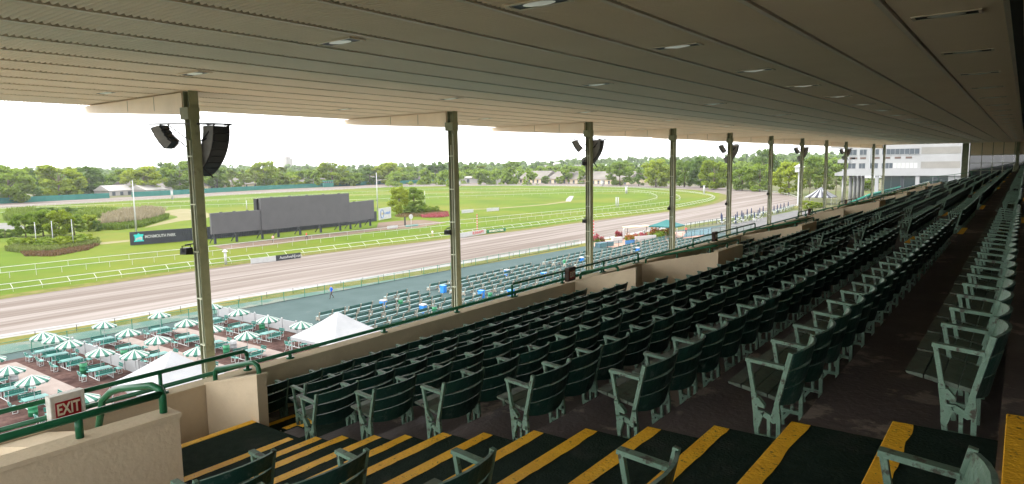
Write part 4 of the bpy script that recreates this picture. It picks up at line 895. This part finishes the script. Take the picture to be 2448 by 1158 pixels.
# infield planting
tree(956, 515, 444, 60, ('n', 1, 0), 'infield tree with a bare trunk right of the screen', grp='infield planting'); tree(990, 508, 446, 64, ('n', 0, 0), 'drooping infield tree behind the right planting bed', grp='infield planting')
for i, (x, b, t_, w, k) in enumerate([(62,568,508,66,('n',0,0)),(104,565,500,78,('n',0,0)),(142,566,500,74,('n',1,0)),(178,562,512,60,('n',0,0)),(212,553,512,50,('n',1,0)),(234,553,525,26,('n',2,0)),(12,568,546,50,('n',2,0)),(42,566,548,34,('n',0,0)),(110,515,494,60,('n',2,0)),(150,512,494,60,('n',2,0)),(188,512,496,40,('n',2,0))]):
    tree(x, b, t_, w, k, 'bushy infield shrub of the left thicket, %s from the picture edge' % ORD[i], 'shrub_tree', 'infield planting')
for i, (x, b, t_, w) in enumerate([(40,592,566,46),(75,594,566,50),(112,594,565,52),(150,592,562,54),(186,588,558,52),(208,582,557,36)]):
    tree(x, b, t_, w, ('s', 1 if i % 2 else 0, 0), 'clipped shrub in the left flagpole bed, %s from the left' % ORD[i], 'shrub', 'infield planting')
for i, (x, b, t_, w) in enumerate([(976,512,492,32),(1000,512,491,34),(1022,510,490,32),(1040,508,492,26)]):
    tree(x, b, t_, w, ('s', 0, 0), 'clipped green shrub in the right flower bed, %s from the tree trunk' % ORD[i], 'shrub', 'infield planting')
def tufts(name, label, poly, n, size, h, m_, seed, cat='plants'):
    """upright blades scattered over a patch of ground given in photograph points"""
    r_ = np.random.default_rng(seed); P = np.array([gp(x, y)[:2] for x, y in poly]); lo, hi = P.min(0), P.max(0); pts = []
    while len(pts) < n:
        q = lo+(hi-lo)*r_.random(2); ins = False; j = len(P)-1
        for i in range(len(P)):
            if (P[i][1] > q[1]) != (P[j][1] > q[1]) and q[0] < (P[j][0]-P[i][0])*(q[1]-P[i][1])/(P[j][1]-P[i][1])+P[i][0]: ins = not ins
            j = i
        if ins: pts.append(q)
    pts = np.array(pts); th = r_.random(n)*6.28; hh = h*(.6+.6*r_.random(n)); w = size*(.5+r_.random(n)); lean = r_.normal(size=(n, 2))*.25
    v = np.zeros((n, 4, 3)); dx, dy = np.cos(th)*w, np.sin(th)*w
    for k, (s_, z) in enumerate(((-1, 0), (1, 0), (.7, 1), (-.7, 1))):
        v[:, k, 0] = pts[:, 0]+dx*s_+lean[:, 0]*hh*z; v[:, k, 1] = pts[:, 1]+dy*s_+lean[:, 1]*hh*z; v[:, k, 2] = .03+hh*z
    tag(obj(name, quads(name, v.reshape(-1, 3), m_)), label, cat, kind='stuff')
tufts('reed_bed', 'tan reeds along the infield pond', [(240,545),(250,528),(300,512),(360,506),(390,512),(392,522),(340,536),(280,543)], 5000, .16, 2.4, LF[5], 1); tufts('reed_bed', 'green reeds behind the left shrubs', [(10,530),(20,512),(80,506),(90,524)], 1800, .2, 2.2, LF[6], 2); tufts('reed_bed', 'green reeds right of the left shrubs', [(180,520),(200,508),(270,507),(290,514),(240,522)], 2200, .2, 2.0, LF[6], 3)
tufts('reed_bed', 'green grasses at the foot of the tan reeds', [(240,550),(250,538),(330,534),(400,518),(402,524),(340,544),(280,551)], 2600, .2, 1.3, LF[6], 13)
tufts('bed_edging', 'red-brown bedding plants edging the left flagpole bed', [(50,603),(60,614),(130,614),(215,598),(238,586),(225,586),(120,604)], 1500, .12, .55, LF[7], 4); tufts('bed_grass', 'dry grasses in the left flagpole bed', [(8,600),(40,592),(180,586),(236,576),(238,586),(120,604),(50,606)], 4200, .13, .9, leafmat('bed_grass_leaf', (.11, .125, .035), (.13, .16, .045)), 5)
tufts('bed_edging', 'brown bedding plants round the right flower bed', [(945,519),(960,511),(1040,506),(1071,508),(1072,517),(1020,518),(960,521)], 2200, .12, .6, leafmat('bed_brown_leaf', (.16, .10, .05), (.15, .15, .06)), 6); tufts('flowers', 'pink-red flowers in the right flower bed', [(1005,518),(1035,513),(1070,510),(1074,518),(1050,521),(1010,521)], 1600, .14, .6, LF[8], 7)
# the wood on the horizon
prof_x = [-150, 0, 300, 430, 620, 800, 1000, 1200, 1400, 1600, 1750, 1850, 1950, 2060, 2200]; prof_y = [401, 399, 397, 390, 392, 391, 387, 382, 376, 372, 367, 360, 362, 353, 352]
def wood(name, label, n, d0, d1, drop, seed, m_, per=190, sz=1.5):
    r_ = np.random.default_rng(seed); out = []
    for i in range(n):
        x = -150+2350*(i+r_.random())/n; D = r_.uniform(d0, d1); yt = np.interp(x, prof_x, prof_y)+drop+abs(r_.normal())*5; hy = 408.6-.0149*x
        zt = H+(hy-yt)/FPX*D; d = ray(x, hy); p = np.array([d.x*D, d.y*D]); rad = r_.uniform(5.5, 10)
        cs = []; rs = []
        for q in range(11):
            th = r_.uniform(0, 6.28); z = r_.random(); rr = rad*.75*math.sqrt(1-z*z*.8)*r_.uniform(.2, 1); cs.append((p[0]+rr*math.cos(th), p[1]+rr*math.sin(th), zt-rad*.35-(1-z)*rad*1.5)); rs.append(rad*r_.uniform(.22, .42))
        out.append(leaf_cloud(cs, rs, per, sz, seed*1000+i, .2))
    tag(obj(name, quads(name, np.concatenate(out), m_)), label, 'wood', kind='stuff')
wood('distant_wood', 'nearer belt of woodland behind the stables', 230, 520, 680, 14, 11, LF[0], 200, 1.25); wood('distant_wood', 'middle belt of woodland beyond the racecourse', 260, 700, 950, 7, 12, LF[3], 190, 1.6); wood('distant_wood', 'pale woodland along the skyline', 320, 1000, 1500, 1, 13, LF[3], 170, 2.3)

# ================================================================== FAR BUILDINGS
def barn(a, b, h, rh, dep, label, wall='farwhite', roofm='barnroof', doors=0, name='barn'):
    A, B = gp(*a), gp(*b); d = B-A; L = d.length; t = thing(name, label, 'building', A, math.atan2(d.y, d.x))
    wo_ = MB().box(0, L, 0, dep, 0, h).build('wall', M[wall], t)
    MB().prism([(-.7, h+.01), (dep+.7, h+.01), (dep/2, h+rh)], 'x', -.6, L+.6).build('roof', M[roofm], t)
    for k in range(doors): MB().box(L*(k+.35)/doors, L*(k+.35)/doors+min(2.2, L/doors*.4), -.06, -.005, .1, h*.75).build('door' if k % 2 else 'window', M['farglass'], wo_)
for a in [((262,469),(318,466),3.2,3.4,14,'small white gabled stable left of the flagpole','farwhite','farwhite',3),((310,464),(350,461),4.5,4,14,'white stable with a long grey roof behind the flagpole','farwhite','barnroof',3),((350,466),(400,463),3,3.2,16,'white stable right of the flagpole','farwhite','farwhite',4),((385,457),(470,452),3.0,4.5,24,'brown-roofed stable left of the first column','farwhite','barnroof',4),((496,453),(600,447),2.6,5.5,26,'long brown-roofed stable right of the first column','palewood','barnroof',5),((600,447),(690,443),2.6,5,24,'brown-roofed stable behind the pines above the screen','palewood','barnroof',4),((720,446),(800,441.5),2.4,5,22,'grey stable roof right of the judges stand','palewood','barnroof',3),((840,441),(925,437.5),2.6,5,22,'grey stable roof behind the tall flagpole','palewood','barnroof',3),((950,436.5),(1060,434),3,5.5,24,'grey stable roof left of the second column','farwhite','barnroof',4),
 ((1106,438),(1195,437),4.5,1.2,16,'long white stable wall right of the second column','farwhite','farwhite',3),((1206,436),(1240,436),3.5,4.5,22,'short grey barn roof left of the long barns','barnroof','barnroof',2),((1240,437.5),(1300,438),3.5,6.5,26,'long grey barn, the first by the back stretch','palewood','barnroof',6),((1310,438.5),(1400,439.5),3.5,6,26,'long grey barn, the second by the back stretch','palewood','barnroof',8),((1400,440),(1500,441.5),3.5,6,26,'long grey barn behind the third column','palewood','barnroof',8),((238,431),(300,429),6,4,20,'distant pale house among the left trees','farpink','farwhite',2)]: barn(*a)
js = thing('judges_stand', 'small green elevated stand with windows on the back stretch', 'stand', gp(786, 447.5), R(-25)); MB().box(-4, 4, 0, 4, 0, 3.2).build('base', M['mesh'], js); MB().box(-3.6, 3.6, .3, 3.7, 3.2, 4.6).build('cabin', M['farglass'], js); MB().box(-4.3, 4.3, -.4, 4.4, 4.6, 5.0).build('roof', M['greenroof'], js)
for k in range(5): MB().box(-3.6+k*1.75, -3.4+k*1.75, .2, .31, 3.2, 4.6).build('mullion', M['white'], js)
st = thing('store_building', 'large pale pink store with a white dome among the far trees', 'building', gp(1285, 423), R(-38)); MB().box(0, 56, 0, 30, 0, 9).build('wall', M['farpink'], st); MB().box(18, 62, 5, 35, 0, 13.5).build('upper_wall', M['farwhite'], st); MB().tube([(27, 4, 13.5), (27, 4, 15.5), (27, 4, 17), (27, 4, 17.6)], [6, 5.4, 3.4, .4], 12).build('dome', M['farwhite'], st, smooth=True); MB().box(26, 44, -.5, 5, 11.4, 12.6).build('awning', M['barnroof'], st)
for k in range(5): MB().box(6+k*10, 10+k*10, -.1, 0, 1, 5).build('window', M['farglass'], st)
for i, (x, b, t_) in enumerate([(1348,425,398),(1358,424,399),(1366,423,400)]):
    tr = thing('parked_truck', 'pale parked truck beside the far store, %s from the barns' % ORD[i], 'truck', gp(x, b), R(20)); MB().box(0, 9, 0, 3, 1, 8-i).build('cargo_box', M['farwhite' if i != 1 else 'signblue'], tr); MB().box(9.1, 11.5, .2, 2.8, .8, 3.6).build('cab', M['white'], tr)
ctw = thing('water_tower', 'small white tower block rising above the skyline trees', 'tower', (1500*ray(688, 398).x, 1500*ray(688, 398).y, 0)); MB().box(-8, 8, -8, 8, 0, 34).build('shaft', M['farwhite'], ctw); MB().box(-5, 5, -5, 5, 34, 38).build('cap', M['farwhite'], ctw)
for i, (x, b, t_) in enumerate([(368,462,426),(248,466,432),(1238,440,412),(1316,440,424),(880,442,416),(750,447,420),(512,452,424),(1208,438,416)]):
    p = gp(x, b); mpp = (p-Vector((0, 0, H))).dot(_f)/FPX; t = thing('light_pole', 'thin pale lighting pole among the far stables, %s' % ['above the flagpole', 'at the left by the white stable', 'before the first long barn', 'between two long barns', 'behind the tall flagpole', 'beside the judges stand', 'just right of the first loudspeaker', 'by the white stable wall'][i], 'pole', p); MB().cyl(0, 0, 0, (b-t_)*mpp, .22, .12, 6).build('shaft', M['chalk'], t); MB().box(-.5, .5, -.2, .2, (b-t_)*mpp, (b-t_)*mpp+.5).build('lamp', M['white'], t)
# ------------------------------------------------------------------ clubhouse
CX = 280.0
cy = lambda x: 57.1-(1980+x/7.2-1997)*.1323
cz = lambda y: H+(376.9-(320+y/7.2))*.1503
ch = thing('clubhouse', 'white clubhouse with rows of windows beyond the end of the stand', 'building')
MB().box(CX, CX+30, 10, 52.4, 12.9, 27).build('wall', M['clubwhite'], ch)
MB().box(CX+.02, CX+30, 10, 40.5, 0, 10.5).build('ground_floor_wall', M['clubwhite'], ch)
MB().prism([(57.1, 10.5), (10, 10.5), (10, 12.9), (52.4, 12.9), (57.1, 11.5)], 'x', CX-1.2, CX+32).build('balcony_slab', M['clubwhite'], ch)
MB().prism([(56.4, 15.2), (52.42, 15.2), (52.42, 17.6), (56.4, 16.4)], 'x', CX-.4, CX+32).build('eave', M['clubwhite'], ch); MB().prism([(59, 20.6), (52.42, 20.2), (52.42, 22.6), (59, 21.8)], 'x', CX-.4, CX+32).build('eave', M['clubwhite'], ch)
def win(x0, x1, y0, y1, m_='farglass', fr=True):
    a, b, z0, z1 = cy(x1), cy(x0), cz(y1), cz(y0); w = MB().box(CX-.06, CX+.05, a, b, z0, z1).build('window', M[m_], ch)
    if fr:
        f = MB().box(CX-.14, CX-.061, a-.12, b+.12, z1, z1+.12).box(CX-.2, CX-.061, a-.15, b+.15, z0-.15, z0).box(CX-.12, CX-.061, (a+b)/2-.05, (a+b)/2+.05, z0, z1); f.build('window_frame', M['clubwhite'], w)
for x0, x1 in ((365, 500), (560, 680), (780, 900), (960, 1098), (1105, 1257), (1265, 1425), (1432, 1590)): win(x0, x1, 265, 357)
for x0, x1 in ((355, 490), (553, 663), (760, 890), (960, 1080)): win(x0, x1, 505, 595)
for k in range(7): win(1090+k*70, 1090+k*70+58, 505, 592, 'white' if k else 'farglass', False)
for x in (372, 412, 570, 812, 995, 1180, 1366): MB().box(CX-.1, CX+.02, cy(x+105), cy(x), cz(430), cz(398)).build('vent', M['brown'], ch)
for y0, y1 in ((245, 360), (487, 600)): MB().box(CX-.05, CX+.02, cy(2260), cy(1625), cz(y1), cz(y0)).build('panel', M['clubbeige'], ch)
MB().box(CX-.25, CX-.06, cy(2250), cy(250), cz(628), cz(612)).build('ledge_pipe', M['galv'], ch)
MB().cyl(CX-.2, cy(745), cz(610), 27, .14, n=6).build('downpipe', M['galv'], ch)
for x0, x1 in ((975, 1135), (1138, 1300), (1355, 1555), (1625, 1830), (1840, 2080)): MB().box(CX-.05, CX+.01, cy(x1), cy(x0), 2.5, 10.3).build('glazing', M['glass'], ch)
for x in (890, 1585): MB().box(CX-.9, CX-.06, cy(x)-.6, cy(x)+.6, 0, 10.5).build('pier', M['clubwhite'], ch)
MB().box(CX-.1, CX, cy(1350), cy(1302), 2, 10.4).build('dark_pier', M['charcoal'], ch)
for x, y in ((281, 54.3), (289, 53.4), (296, 53.2), (303, 53.0), (310, 52.8)): MB().cyl(x, y, 0, 10.5, .65, n=16).build('round_column', M['clubwhite'], ch, smooth=True)
tent((276, 61), 4.7, 2.8, 6.4, 'black and white striped marquee left of the clubhouse columns', True)
tent((345, 57), 5.2, 8.2, 12.2, 'small white canopy seen between the clubhouse columns')
aw = thing('sloped_awning', 'green sloped awning roof below the clubhouse', 'awning'); MB().prism([(45, 1.6), (45, 1.3), (33, 7.2), (33, 7.5)], 'x', 205, 262).build('roof', M['greenroof'], aw); MB().box(206, 206.3, 34, 34.3, 0, 7.0).box(206, 206.3, 44, 44.3, 0, 1.6).build('post', M['white'], aw)
tp = gp(1908, 492); tw = thing('camera_tower', 'tall white pole with a boxy head left of the striped tent', 'tower', tp); MB().cyl(0, 0, 0, 12.2, .42, .35, 8).build('mast', M['white'], tw); MB().box(-1.2, 1.2, -1.2, 1.2, 12.2, 14).build('cabin', M['white'], tw); MB().add([(-1.6, -1.6, 14), (1.6, -1.6, 14), (1.6, 1.6, 14), (-1.6, 1.6, 14), (0, 0, 15.2)], [(3, 2, 1, 0), (0, 1, 4), (1, 2, 4), (2, 3, 4), (3, 0, 4)]).build('cap', M['white'], tw)
for i, (x, b, t_, w) in enumerate([(1932,500,478,34),(1950,497,482,34),(1962,496,484,24)]): tree(x, b, t_, w, ('s', 1, 0), 'light green shrub left of the striped tent, %s from the track' % ORD[i], 'shrub', 'shrubs by the striped tent')

# ------------------------------------------------------------------ flower island
isl = struct(sheet('flower_island', [(gp(x, y).x, gp(x, y).y) for x, y in [(1420,590),(1470,592),(1520,588),(1580,580),(1640,570),(1700,563),(1690,552),(1600,556),(1500,570),(1420,578)]], .03, M['brick']))
def clump(px, py, n, r_, h, m_, seed, name, label):
    p = gp(px, py); rr = random.Random(seed); cs = [(p.x+rr.uniform(-r_, r_), p.y+rr.uniform(-r_*.5, r_*.5), .5+rr.uniform(0, h)) for _ in range(9)]
    v = leaf_cloud(cs, [r_*.35]*9, n, .12, seed); base = leaf_cloud([(x, y, z*.45) for x, y, z in cs], [r_*.35]*9, n, .14, seed+1)
    t = thing(name, label, 'flowers'); obj('blooms', quads('blooms', v, m_), t); obj('leaves', quads('leaves', base, LF[0]), t)
for i, (x, y, r_, h, mi, l) in enumerate([(1432,578,1.6,1.0,8,'pink flower mound nearest the finish pole'),(1483,572,1.5,1.4,8,'pink flower mound beside the white board'),(1510,578,2.0,.8,9,'orange flower mound in the middle of the island'),(1530,574,1.6,.9,8,'pink and green flower mound behind the white fence panel'),(1560,566,2.2,1.2,9,'mixed flower mound left of the teal canopy'),(1590,565,2.0,1.4,9,'mixed flower mound under the teal canopy'),(1575,572,2.0,.7,0,'low green bed before the teal canopy')]): clump(x, y, 500, r_, h, LF[mi], 200+i, 'flower_mound', l)
def simplebox(name, label, cat, px, py, sx, sy, z0, z1, m_, rz=0, legs=True):
    t = thing(name, label, cat, gp(px, py), rz); MB().box(-sx/2, sx/2, -sy/2, sy/2, z0, z1).build('panel', M[m_], t)
    if legs and z0 > .2:
        for s_ in (-1, 1): MB().box(s_*sx*.42-.04, s_*sx*.42+.04, -.04, .04, 0, z0).build('leg', M['black'], t)
simplebox('notice_board', 'white notice board standing among the pink flowers', 'sign', 1491, 573, 2.2, .15, .4, 2.4, 'white', R(20)); simplebox('notice_board', 'small white board behind the orange flowers', 'sign', 1540, 569, 1.6, .15, .5, 1.7, 'white', R(10)); simplebox('barrier', 'long white barrier panel on the flower island', 'barrier', 1543, 577, 5.5, .15, .1, 1.2, 'white', R(-28), False); simplebox('planter', 'white planter box beside the striped finish pole', 'planter', 1475, 582, 2.4, .6, .02, 1.3, 'white', R(-28), False); simplebox('banner', 'blue banner on the island railing', 'banner', 1506, 586, 2.6, .08, .2, 1.0, 'cobalt', R(-20)); simplebox('planter', 'pale blue tub by the finish pole', 'planter', 1445, 590, 4.5, 1.2, .02, .9, 'bluedeck', R(-10), False)
simplebox('sunshade', 'flat pale shade roof on thin posts above the flowers', 'shelter', 1523, 566, 6.5, 2.6, 2.2, 2.4, 'palewood', R(-25)); simplebox('notice_board', 'white notice panel right of the fourth column', 'sign', 1618, 572, 1.2, .1, .5, 2.4, 'white', R(30))
def metal_fence(label, px, step, h, m_='black'):
    pts = [gp(x, y) for x, y in px]; t = thing('metal_fence', label, 'fence'); MB().tube([p+Vector((0, 0, h-.05)) for p in pts], .025, 5).build('top_bar', M[m_], t); MB().tube([p+Vector((0, 0, .15)) for p in pts], .02, 5).build('bottom_bar', M[m_], t)
    for a, b in zip(pts[:-1], pts[1:]): MB().add([a+Vector((0, 0, .15)), b+Vector((0, 0, .15)), b+Vector((0, 0, h-.06)), a+Vector((0, 0, h-.06))], [(0, 1, 2, 3)]).build('mesh_panel', cm, t)
    for p, d in resample(pts, step): MB().cyl(p.x, p.y, 0, h, .05, n=5).build('post', M[m_], t)
metal_fence('dark metal fence curving round the flower island', [(1418,592),(1450,594),(1482,590),(1524,590),(1580,580),(1625,571),(1700,561)], 3.2, 1.3)
metal_fence('dark metal fence along the track side of the dining deck', [(1640,548),(1700,538),(1760,529),(1830,516),(1900,500)], 2.4, 1.5); metal_fence('dark metal fence at the front of the dining deck', [(1640,566),(1700,561),(1760,556),(1800,552)], 2.6, 1.5)
struct(sheet('dining_deck', [(gp(x, y).x, gp(x, y).y) for x, y in [(1640,560),(1760,535),(1905,503),(1960,505),(1900,530),(1800,552),(1700,560)]], .032, M['deckfloor'])); struct(sheet('blue_deck', [(gp(x, y).x, gp(x, y).y) for x, y in [(1632,568),(1640,555),(1700,545),(1700,561)]], .034, M['bluedeck']))
mt = MB().tube([(0, 0, .72), (0, 0, .76)], .6, 12); 
meTab = MB().tube([(0, 0, .72), (0, 0, .76)], .62, 12).mesh('table_top', M['white']); meTL = MB().cyl(0, 0, 0, .72, .05, n=6).mesh('table_leg', M['charcoal'])
chm = MB().box(-.22, .22, -.22, .22, .42, .46).box(-.22, .22, -.24, -.2, .46, .9)
for sx in (-.2, .2):
    for sy in (-.2, .2): chm.box(sx-.02, sx+.02, sy-.02, sy+.02, 0, .42)
meCh = chm.mesh('chair', M['white']); meChD = chm.mesh('chair', M['navy'])
meUm = MB().tube([(0, 0, 1.0), (0, 0, 1.25), (0, 0, 2.5), (0, 0, 2.75)], [.07, .20, .11, .02], 8).mesh('folded_canopy', M['navy']); meUP = MB().cyl(0, 0, 0, 2.8, .03, n=6).mesh('pole', M['galv'])
k = 0
for x, y in [(1726,537),(1738,534),(1758,536),(1762,529),(1773,526),(1786,522),(1796,519),(1803,530),(1812,524),(1816,518),(1824,514),(1724,532),(1776,532),(1850,512),(1858,509),(1866,507),(1874,504),(1884,501)]:
    p = gp(x, y); tt = thing('patio_table', 'white round patio table on the dining deck, %s from its near end' % od(k), 'table', p, 0, 'patio tables on the dining deck'); obj('table_top', meTab, tt); obj('table_leg', meTL, tt)
    u_ = thing('folded_parasol', 'folded navy parasol on the dining deck, %s from its near end' % od(k), 'parasol', p, 0, 'folded navy parasols'); obj('folded_canopy', meUm, u_); obj('pole', meUP, u_)
    for q in range(4):
        a = q*math.pi/2+.4; tag(obj('patio_chair', meCh if (k+q) % 4 else meChD, None, (p.x+1.0*math.cos(a), p.y+1.0*math.sin(a), p.z), a+math.pi/2), '%s patio chair on the %s side of the %s dining deck table' % ('white' if (k+q) % 4 else 'navy', ('far', 'track', 'near', 'stand')[q], od(k)), 'chair', 'patio chairs on the dining deck')
    k += 1
# ------------------------------------------------------------------ people
def person(px, py, label, mats, step=.25, hh=1.72, rz=0, arm=.2):
    J = {'pelvis': (0, 0, .93), 'waist': (0, 0, 1.08), 'chest': (0, .02, 1.33), 'neck': (0, .02, 1.47), 'head': (0, .05, 1.60), 'crown': (0, .05, 1.71),
         'hl': (-.09, 0, .90), 'kl': (-.10, step*.7, .50), 'al': (-.10, step*.75, .09), 'tl': (-.10, step*.75+.17, .04), 'hr': (.09, 0, .90), 'kr': (.10, -step*.25, .49), 'ar': (.10, -step*1.1, .12), 'tr': (.10, -step*1.1+.16, .04),
         'sl': (-.19, .01, 1.40), 'el': (-.25, -arm*.6, 1.13), 'wl': (-.24, -arm*.2, .90), 'fl': (-.23, -arm*.1, .80), 'sr': (.19, .01, 1.40), 'er': (.25, arm*.4, 1.13), 'wr': (.22, arm*1.2, .98), 'fr': (.20, arm*1.5, .92)}
    E_ = [('pelvis', 'waist'), ('waist', 'chest'), ('chest', 'neck'), ('neck', 'head'), ('head', 'crown'), ('pelvis', 'hl'), ('hl', 'kl'), ('kl', 'al'), ('al', 'tl'), ('pelvis', 'hr'), ('hr', 'kr'), ('kr', 'ar'), ('ar', 'tr'), ('chest', 'sl'), ('sl', 'el'), ('el', 'wl'), ('wl', 'fl'), ('chest', 'sr'), ('sr', 'er'), ('er', 'wr'), ('wr', 'fr')]
    RD = dict(pelvis=.15, waist=.145, chest=.16, neck=.06, head=.095, crown=.07, h=.09, k=.065, a=.045, t=.035, s=.075, e=.05, w=.036, f=.035)
    ks = list(J); me = bpy.data.meshes.new('b'); me.from_pydata([J[k] for k in ks], [(ks.index(a), ks.index(b)) for a, b in E_], []); ob = bpy.data.objects.new('b', me); C.objects.link(ob)
    ob.modifiers.new('s', 'SKIN'); sv = me.skin_vertices[0].data
    for i, k in enumerate(ks): r_ = RD.get(k, RD.get(k[0])); sv[i].radius = (r_, r_*.85); sv[i].use_root = k == 'pelvis'
    ss = ob.modifiers.new('d', 'SUBSURF'); ss.levels = 1; ss.render_levels = 1
    dg = bpy.context.evaluated_depsgraph_get(); dg.update(); m2 = bpy.data.meshes.new_from_object(ob.evaluated_get(dg)); bpy.data.objects.remove(ob)
    for m_ in mats: m2.materials.append(M[m_])
    for p in m2.polygons:
        z, ax = p.center.z, abs(p.center.x); p.material_index = 3 if (z > 1.63 or (z > 1.56 and p.center.y < .0)) else (0 if z > 1.47 or (ax > .17 and z < 1.12) else (1 if z > .95 else (2 if z > .09 else 3))); p.use_smooth = True
    m2.name = 'person'; o = obj('person', m2, None, gp(px, py), rz); s_ = hh/1.74; o.scale = (s_, s_, s_); return tag(o, label, 'person')
person(793, 714, 'person in a blue shirt and grey trousers walking beside the chain-link fence', ['skin', 'blueshirt', 'trousers', 'hair'], .30, 1.75, R(75))
person(653, 580, 'person in a pink shirt standing below the video board', ['skin', 'pinkshirt', 'trousers', 'hair'], .1, 1.7, R(160)); person(733, 573, 'person in a red shirt walking below the video board', ['skin', 'redshirt', 'navy', 'hair'], .25, 1.75, R(200)); person(1034, 567, 'person in a white shirt and khaki trousers on the turf beside the rail', ['skin', 'whiteshirt', 'khaki', 'hair'], .1, 1.7, R(170)); person(1640, 560, 'person in a red shirt near the dining deck fence', ['skin', 'redshirt', 'navy', 'hair'], .15, 1.7, R(100))

# ================================================================== AIR
hz = MB().box(-810, 2410, -310, 2410, -1, 52).build('haze', None)
hz.data.materials.clear(); hm = bpy.data.materials.new('haze'); hm.use_nodes = True; hn = hm.node_tree; hn.nodes.clear()
pv = hn.nodes.new('ShaderNodeVolumePrincipled'); pv.inputs['Color'].default_value = (.93, .96, 1, 1); pv.inputs['Density'].default_value = .00008; pv.inputs['Anisotropy'].default_value = .2
ho = hn.nodes.new('ShaderNodeOutputMaterial'); hn.links.new(pv.outputs[0], ho.inputs['Volume']); hz.data.materials.append(hm)
tag(hz, 'thin pale haze over the racecourse and far trees', 'haze', kind='stuff')
